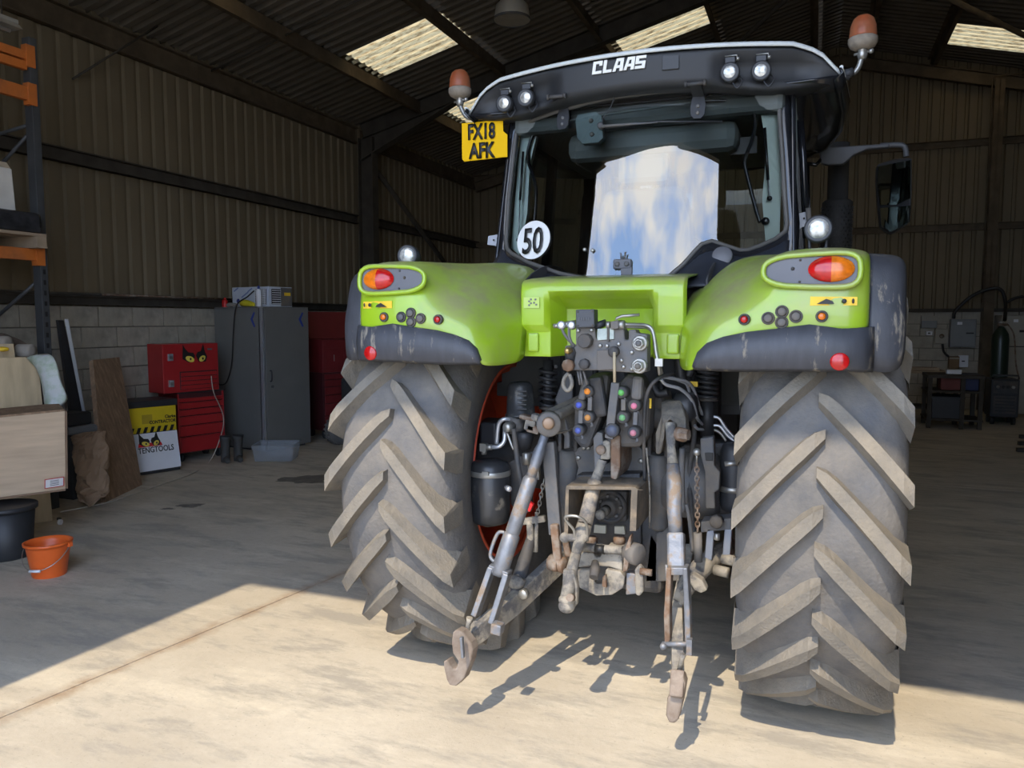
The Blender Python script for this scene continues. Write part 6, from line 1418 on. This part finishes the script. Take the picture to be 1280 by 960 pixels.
MB().tube(c1+[c1[0]], .008, 6).build('crate_rim', M_clear, cr)
# ---- second red tool cabinet with raised lid, behind the steel cabinet
P = frame_box((-5.9, 9.85, 0), (.35, .937), (.937, -.35), 1.05, .5, 1)
c2 = thing('tool_cabinet', P(.5, .25, 0), 'wide red tool cabinet with raised lid right of the steel cabinet', 'cabinet')
bx(P, 0, 1.05, .01, .5, .12, .92, 'cabinet_body', M_reddk, c2)
z = .13
for h in (.20, .17, .12, .11, .10, .08):
    for a0, a1 in ((.03, .50), (.53, 1.02)):
        bx(P, a0, a1, -.006, .02, z, z+h-.012, 'drawer', M_red2, c2, .004)
    z += h
bx(P, 0, 1.05, 0, .5, .925, 1.38, 'top_chest', M_red2, c2, .006)
for a0, a1, z0, z1 in ((.05, .32, .96, 1.24), (.35, .70, .96, 1.10), (.35, .70, 1.12, 1.24), (.73, 1.02, .96, 1.24), (.05, 1.02, 1.26, 1.35)): bx(P, a0, a1, -.008, .0, z0, z1, 'drawer', M_red2, c2, .004)
MB().add([P(0, .30, 1.38), P(1.05, .30, 1.38), P(1.05, .52, 1.76), P(0, .52, 1.76)], [(0, 1, 2, 3)]).build('lid', M_red2, c2, solid=.03)
for k, (a, z) in enumerate(((.18, 1.08), (.86, 1.08))): MB().tube([P(a, -.014, z), P(a, -.014, z+.09)], .006, 6).build('key_tag', M_zinc, c2)
for a, b in ((.08, .08), (.97, .08), (.08, .42), (.97, .42)): MB().lathe(P(a-.02, b, .06), P(1, 0, 0)-P(0, 0, 0), [(.06, 0), (.06, .04)], 16).build('castor', M_blackpl, c2)
for a, c, nm in ((.1, M_zinc, 'spanner'), (.25, M_greydk, 'socket'), (.42, M_yellabel, 'tape_roll')):
    pass
wc = at(424, 533, Y=8.6); wc.z = .2
gm_ = thing('garden_machine', (wc.x+.1, wc.y+.1, 0), 'black garden machine with small treaded wheel half hidden behind the left rear tyre', 'machine')
ax = Vector((.9, -.4, 0)).normalized(); e_ = ax.orthogonal().normalized(); g_ = ax.cross(e_)
ty_ = MB().lathe(wc, ax, [(.10, -.06), (.17, -.07), (.195, -.04), (.195, .04), (.17, .07), (.10, .06)], 32).build('wheel_tyre', M_rubber, gm_)
for i in range(22):
    a = 2*PI*i/22; MB().bar(wc + (e_*math.cos(a)+g_*math.sin(a))*.198 - ax*.05, wc + (e_*math.cos(a+.1)+g_*math.sin(a+.1))*.198 + ax*.05, .028, .014, e_*math.cos(a)+g_*math.sin(a)).build('tread_block', M_rubber, ty_)
MB().lathe(wc, ax, [(.105, -.04), (.06, -.03), (.03, -.05), (.001, -.05)], 24).build('wheel_hub', M_grey, gm_)
MB().box(wc+Vector((.18, .20, .52)), (.30, .45, .36)).build('hood', M_blackpl, gm_, bevel=.06)
MB().box(wc+Vector((.20, .20, .16)), (.26, .40, .40)).build('chassis', M_greydk, gm_, bevel=.02)
# ---- white lead across the floor, orange bucket
tag(MB().tube(smooth_curve([at(264, 470, X=-6.62), at(267, 490, X=-6.60), at(279, 520, X=-6.58), at(276, 545, X=-6.5), at(262, 577, Z=.008), at(240, 592, Z=.008), at(200, 606, Z=.008), at(160, 620, Z=.008), at(130, 629, Z=.008), at(75, 640, Z=.008)], 6), .006, 6).build('extension_lead', mat('dirty_white_lead', (.42, .38, .30), .6), base=at(200, 606, Z=0)), 'thin dirty white lead trailing from the tool chest across the floor', 'cable')
bp_ = at(62, 718, Z=0); bk = thing('bucket', bp_, 'orange plastic bucket with white handle grip standing on the floor', 'bucket')
MB().lathe(bp_, (0, 0, 1), [(.098, 0), (.10, .006), (.128, .19), (.134, .205), (.142, .205), (.144, .222), (.134, .224), (.125, .19), (.096, .012), (.001, .010)], 40, False).build('bucket_body', M_bucket, bk)
rgt = Vector((math.cos(YAW), math.sin(YAW), 0)); fw = Vector((-math.sin(YAW), math.cos(YAW), 0))
hp = [bp_+rgt*(.145*math.cos(t)) - fw*(.15*math.sin(t)) + Vector((0, 0, .20-.13*math.sin(t)+.0)) for t in [PI*i/24 for i in range(25)]]
MB().tube(hp, .0028, 6).build('bail_wire', M_zinc, bk)
MB().tube([hp[12]+Vector((0, 0, .0))-rgt*.035, hp[12]+rgt*.035], .009, 10).build('handle_grip', M_ivory, bk)
for k in (-1, 1): MB().box(bp_+rgt*(k*.143)+Vector((0, 0, .20)), (.018, .03, .03)).build('bail_lug', M_bucket, bk, bevel=.004)
cl = at(75, 656, Z=0); sc_ = thing('castor_wheel', cl, 'small pale castor on the floor under the plywood crate', 'castor'); MB().lathe(cl+Vector((-.012, 0, .022)), (1, .3, 0), [(.022, 0), (.022, .022)], 14).build('wheel', M_ivory, sc_); MB().box(cl+Vector((-.02, .01, .045)), (.03, .02, .02)).build('fork', M_greydk, sc_)
# long rods and pipes stored on the wall ledge
for i, (z, y0, y1, m, lb) in enumerate(((1.925, 5.0, 9.2, M_steel_dk, 'dark steel tube lying along the left wall ledge'), (1.925, 6.2, 8.2, M_rusty, 'rusty rod lying on the left wall ledge'))):
    tag(MB().tube([(XW+.05+.04*i, y0, z), (XW+.05+.04*i, y1, z)], .014-.003*i, 8).build('metal_rod', m, base=(XW+.05, y0, z)), lb, 'rod')
# high-bay lamp
hbp = at(640, 25, Y=8.75)
hl = thing('high_bay_lamp', hbp, 'round metal high bay lamp hanging from the roof above the tractor', 'lamp')
MB().lathe(hbp, (0, 0, 1), [(.215, 0), (.21, .03), (.19, .16), (.13, .22), (.001, .225)], 36).build('shade', mat('dull_aluminium', (.50, .46, .38), .35, metal=.4), hl)
MB().lathe(hbp, (0, 0, 1), [(.217, -.01), (.219, .0), (.217, .02)], 36, False).build('shade_rim', M_greydk, hl); MB().lathe(hbp+Vector((0, 0, .06)), (0, 0, -1), [(.18, 0), (.10, .02), (.001, .03)], 24).build('diffuser', mat('lamp_glass_dull', (.20, .18, .15), .2), hl)
MB().lathe(hbp+Vector((0, 0, .22)), (0, 0, 1), [(.09, 0), (.10, .02), (.10, .2), (.05, .22)], 20).build('ballast', M_greydk, hl); MB().tube([hbp+Vector((0, 0, .42)), (hbp.x, hbp.y, roof_z(hbp.x)-.02)], .01).build('hanger', M_steel_dk, hl)
# ================================================================== THINGS AT THE BACK RIGHT
M_elec = mat('grey_enclosure', (.20, .205, .205), .5, var=.06)
M_cream = mat('cream_enclosure', (.33, .30, .24), .6, var=.08)
def on_wall(name, px, th, m, label, cat):
    (x0, y0), (x1, y1) = px; a, b = at(x0, y0, Y=YB-.06), at(x1, y1, Y=YB-.06)
    t = thing(name, ((a.x+b.x)/2, YB-.055, b.z), label, cat)
    MB().span(a.x, b.x, YB-.056-th, YB-.056, b.z, a.z).build('enclosure', m, t, bevel=.008); return t, a, b
t, a, b = on_wall('distribution_box', ((1187, 399), (1217, 434)), .18, M_elec, 'large grey electrical enclosure mounted on the back block wall', 'electrical box')
MB().span(a.x+.02, b.x-.02, YB-.245, YB-.235, b.z+.02, a.z-.02).build('door', M_elec, t, bevel=.004); MB().span(b.x-.16, b.x-.04, YB-.262, YB-.245, (a.z+b.z)/2-.01, (a.z+b.z)/2+.015).build('handle', M_blackpl, t); MB().span(a.x+.1, a.x+.18, YB-.248, YB-.244, a.z-.10, a.z-.05).build('label', M_ivory, t, bevel=0)
t, a, b = on_wall('fuse_box', ((1151, 395), (1170, 410)), .12, M_elec, 'small grey fuse box with pale cover at upper left of the wall boxes', 'electrical box'); MB().span(a.x, b.x, YB-.195, YB-.175, a.z-.09, a.z).build('cover', M_cream, t)
t, a, b = on_wall('isolator_box', ((1168, 411), (1184, 429)), .12, M_cream, 'cream isolator box with brown stain beside the large grey enclosure', 'electrical box'); MB().lathe(((a.x+b.x)/2, YB-.175, (a.z+b.z)/2), (0, -1, 0), [(.04, 0), (.04, .02), (.001, .02)], 16).build('knob', M_rusty, t)
t, a, b = on_wall('wall_socket', ((1157, 414), (1165, 419)), .05, M_ivory, 'small white wall socket under the fuse box', 'socket'); MB().box(((a.x+b.x)/2, YB-.108, (a.z+b.z)/2), (.04, .006, .03)).build('rocker', M_grey, t)
t, a, b = on_wall('notice_paper', ((1198, 444), (1210, 459)), .01, M_ivory, 'white paper notice pinned under the large grey enclosure', 'notice'); MB().box(((a.x+b.x)/2, YB-.067, (a.z+b.z)/2), (.05, .001, .02)).build('print', M_blackpaint, t)
t, a, b = on_wall('brown_carton', ((1185, 445), (1197, 460)), .16, mat('brown_card', (.20, .125, .065), .8), 'brown cardboard carton to the left of the paper notice', 'carton'); MB().span(a.x, b.x, YB-.22, YB-.216, a.z-.05, a.z-.02).build('tape', M_cream, t)
def cable(pts, r, label): return tag(MB().tube(smooth_curve([at(x, y, Y=Y) for x, y, Y in pts], 6), r, 8).build('supply_cable', M_blackpaint, base=at(*pts[0][:2], Y=pts[0][2])), label, 'cable')
cable([(1192, 398, 15.98), (1195, 388, 15.94), (1215, 370, 15.9), (1238, 361, 15.88), (1252, 363, 15.85), (1257, 380, 15.8), (1256, 400, 15.4)], .03, 'thick black cable arching over the large grey enclosure')
cable([(1256, 380, 15.9), (1268, 373, 15.9), (1282, 370, 15.9)], .025, 'black cable running right from the top of the arched cable')
cable([(1178, 430, 16.1), (1180, 440, 16.1), (1186, 446, 16.1)], .02, 'short black cable hanging below the cream isolator box')
# white cabinet at the right edge
wc_ = thing('white_cabinet', (3.55, 15.9, 0), 'off-white two-door steel cabinet at the right edge against back wall', 'cabinet')
a = at(1253, 394, Y=15.6)
MB().span(a.x, a.x+.9, 15.6, 16.2, .02, a.z).build('carcass', M_cream, wc_, bevel=.006)
zm = at(1253, 433, Y=15.6).z; MB().span(a.x+.01, a.x+.89, 15.585, 15.6, zm+.01, a.z-.01).build('door', M_cream, wc_, bevel=.004); MB().span(a.x+.01, a.x+.89, 15.585, 15.6, .55, zm-.01).build('door', M_cream, wc_, bevel=.004)
MB().span(a.x, a.x+.9, 15.582, 15.60, zm-.008, zm+.008).build('shelf_edge', M_blackpaint, wc_)
p = at(1270, 401, Y=15.58); MB().box(p, (.07, .006, .05)).build('label', M_ivory, wc_); MB().box(at(1278, 414, Y=15.57), (.08, .02, .04)).build('handle', M_blackpaint, wc_)
# gas cylinder
g0 = Vector((at(1251, 420, Y=14.6).x, 14.6, 0)); zt = at(1251, 408, Y=14.6).z
gc = thing('gas_cylinder', g0, 'tall dark green gas cylinder standing behind the welder', 'gas cylinder')
MB().lathe(g0, (0, 0, 1), [(.12, 0), (.125, .02), (.125, zt-.22), (.11, zt-.12), (.07, zt-.05), (.035, zt)], 24).build('cylinder_body', mat('dark_green_steel', (.012, .026, .016), .4, var=.1), gc)
MB().lathe(g0+Vector((0, 0, zt)), (0, 0, 1), [(.03, 0), (.03, .04), (.045, .05), (.045, .08), (.01, .09)], 12).build('valve', M_zinc, gc); MB().tube([g0+Vector((-.06, -.04, zt+.03)), g0+Vector((.08, -.04, zt+.03))], .02).build('regulator', M_rusty, gc)
MB().tube(smooth_curve([g0+Vector((.08, -.05, zt+.03)), g0+Vector((.16, -.12, zt-.15)), g0+Vector((.20, -.15, zt-.6)), g0+Vector((.25, -.2, .7))], 6), .012).build('gas_hose', M_rusty, gc)
# welder
w0 = Vector((2.86, 14.15, 0)); x0, x1 = at(1238, 500, Y=14.0).x, at(1274, 500, Y=14.0).x; zt = at(1250, 474, Y=14.0).z
we = thing('welding_machine', ((x0+x1)/2, 14.2, 0), 'dark wheeled welding machine in front of the green gas cylinder', 'welder')
MB().span(x0, x1, 14.0, 14.45, .12, zt).build('case', M_blackpl, we, bevel=.02); MB().span(x0+.03, x1-.03, 13.985, 14.0, zt-.22, zt-.03).build('control_panel', M_greydk, we, bevel=.004); MB().span(x0+.04, x1-.04, 13.985, 14.0, .18, zt-.26).build('vent_panel', M_greydk, we, bevel=.004)
for k in range(4): MB().lathe((x0+.09+k*(x1-x0-.18)/3, 13.985, zt-.12), (0, -1, 0), [(.025, 0), (.025, .02), (.001, .02)], 12).build('dial', M_zinc if k % 3 == 0 else M_blackpl, we)
for k in range(6): MB().span(x0+.06, x1-.06, 13.975, 13.985, .22+k*.05, .235+k*.05).build('louvre', M_blackpaint, we)
MB().tube([(x0+.02, 14.02, zt), (x0+.02, 14.02, zt+.06), (x1-.02, 14.02, zt+.06), (x1-.02, 14.02, zt)], .014).build('top_handle', M_blackpl, we)
for x in (x0+.05, x1-.05):
    for y in (14.08, 14.38): MB().lathe((x-.025, y, .06), (1, 0, 0), [(.06, 0), (.06, .05)], 16).build('wheel', M_blackpl, we)
# work bench with shelf
bx0, bx1 = at(1160, 470, Y=13.2).x, at(1232, 470, Y=13.2).x; zb = at(1190, 469, Y=13.2).z
wbn = thing('work_bench', ((bx0+bx1)/2, 13.5, 0), 'dark steel work bench with lower shelf near the back wall', 'bench')
MB().span(bx0, bx1, 13.2, 13.9, zb-.05, zb).build('bench_top', mat('dark_worn_wood', (.05, .042, .034), .8), wbn, bevel=.004)
for x in (bx0+.04, (bx0+bx1)/2+.1, bx1-.04):
    for y in (13.25, 13.85): MB().span(x-.03, x+.03, y-.03, y+.03, 0, zb-.05).build('leg', M_steel_dk, wbn, bevel=.003)
MB().span(bx0, bx1, 13.2, 13.9, .12, .15).build('lower_shelf', M_steel_dk, wbn); MB().span(bx0, bx1, 13.2, 13.9, .55, .58).build('middle_shelf', M_steel_dk, wbn)
def benchbox(name, px, Y, d, m, label, cat, sub, smat):
    (x0, y0), (x1, y1) = px; a, b = at(x0, y0, Y=Y), at(x1, y1, Y=Y); return a, b
def stand(name, cx, Y, w, d, h, z, m, label, cat, lid=None):
    t = thing(name, (cx, Y, z), label, cat); MB().box((cx, Y, z+h/2), (w, d, h), taper=(1.04, 1.04)).build('body', m, t, bevel=.01)
    MB().box((cx, Y, z+h*.93), (w*1.08, d*1.08, h*.1)).build('rim', lid or m, t, bevel=.004); return t
stand('white_carton', at(1192, 466, Y=13.5).x, 13.5, .20, .12, .07, zb+.001, M_ivory, 'small white carton lying on top of the work bench', 'carton')
stand('red_toolbox', at(1187, 480, Y=13.5).x, 13.5, .28, .3, .22, .581, mat('faded_red', (.16, .03, .02), .6), 'faded red toolbox on the middle shelf of the bench', 'toolbox')
stand('blue_drum', at(1212, 485, Y=13.5).x, 13.5, .26, .26, .24, .581, mat('dull_blue', (.012, .02, .075), .4), 'dark blue plastic drum beside the red toolbox on bench shelf', 'drum')
stand('black_crate', at(1181, 515, Y=13.5).x, 13.5, .42, .5, .34, .151, M_blackpl, 'black plastic crate on the lowest shelf of the work bench', 'crate')
# low trolley with a timber top left of the bench
lb = thing('side_table', (at(1148, 505, Y=14.4).x, 14.4, 0), 'low dark table with timber offcuts beside the right rear tyre', 'table'); xx = at(1148, 505, Y=14.4).x
MB().span(xx-.35, xx+.35, 14.1, 14.7, .78, .82).build('table_top', M_palletwood, lb)
for x in (xx-.32, xx+.32):
    for y in (14.13, 14.67): MB().span(x-.025, x+.025, y-.025, y+.025, 0, .78).build('leg', M_steel_dk, lb)
MB().span(xx-.35, xx+.35, 14.1, 14.7, .20, .23).build('lower_shelf', M_steel_dk, lb)
for i, lb_ in enumerate(('short pale timber offcut on the low dark table', 'short dark brown offcut on the low dark table')):
    tag(MB().box((xx+.05-.03*i, 14.3+.12*i, .845), (.45, .05, .05), rotz(.15*i-.2)).build('timber_offcut', M_oak if i else M_palletwood, base=(xx, 14.3+.12*i, .82), bevel=.003), lb_, 'offcut')
# dark steel stock lying at the right edge
for i, wd in enumerate(('farthest', 'middle', 'nearest')):
    a = at(1285, 545+i*9, Z=.03); b = a + Vector((1.6, .5, 0)); c = a + Vector((-.12, -.1+.05*i, .0))
    o = MB().bar(c, b, .05, .05).build('steel_bar', M_steel_dk, base=(a.x, a.y, 0), bevel=.003); tag(o, 'dark steel bar on the floor at the right edge, %s of the three' % wd, 'steel bar', 'steel bars on the floor at right')
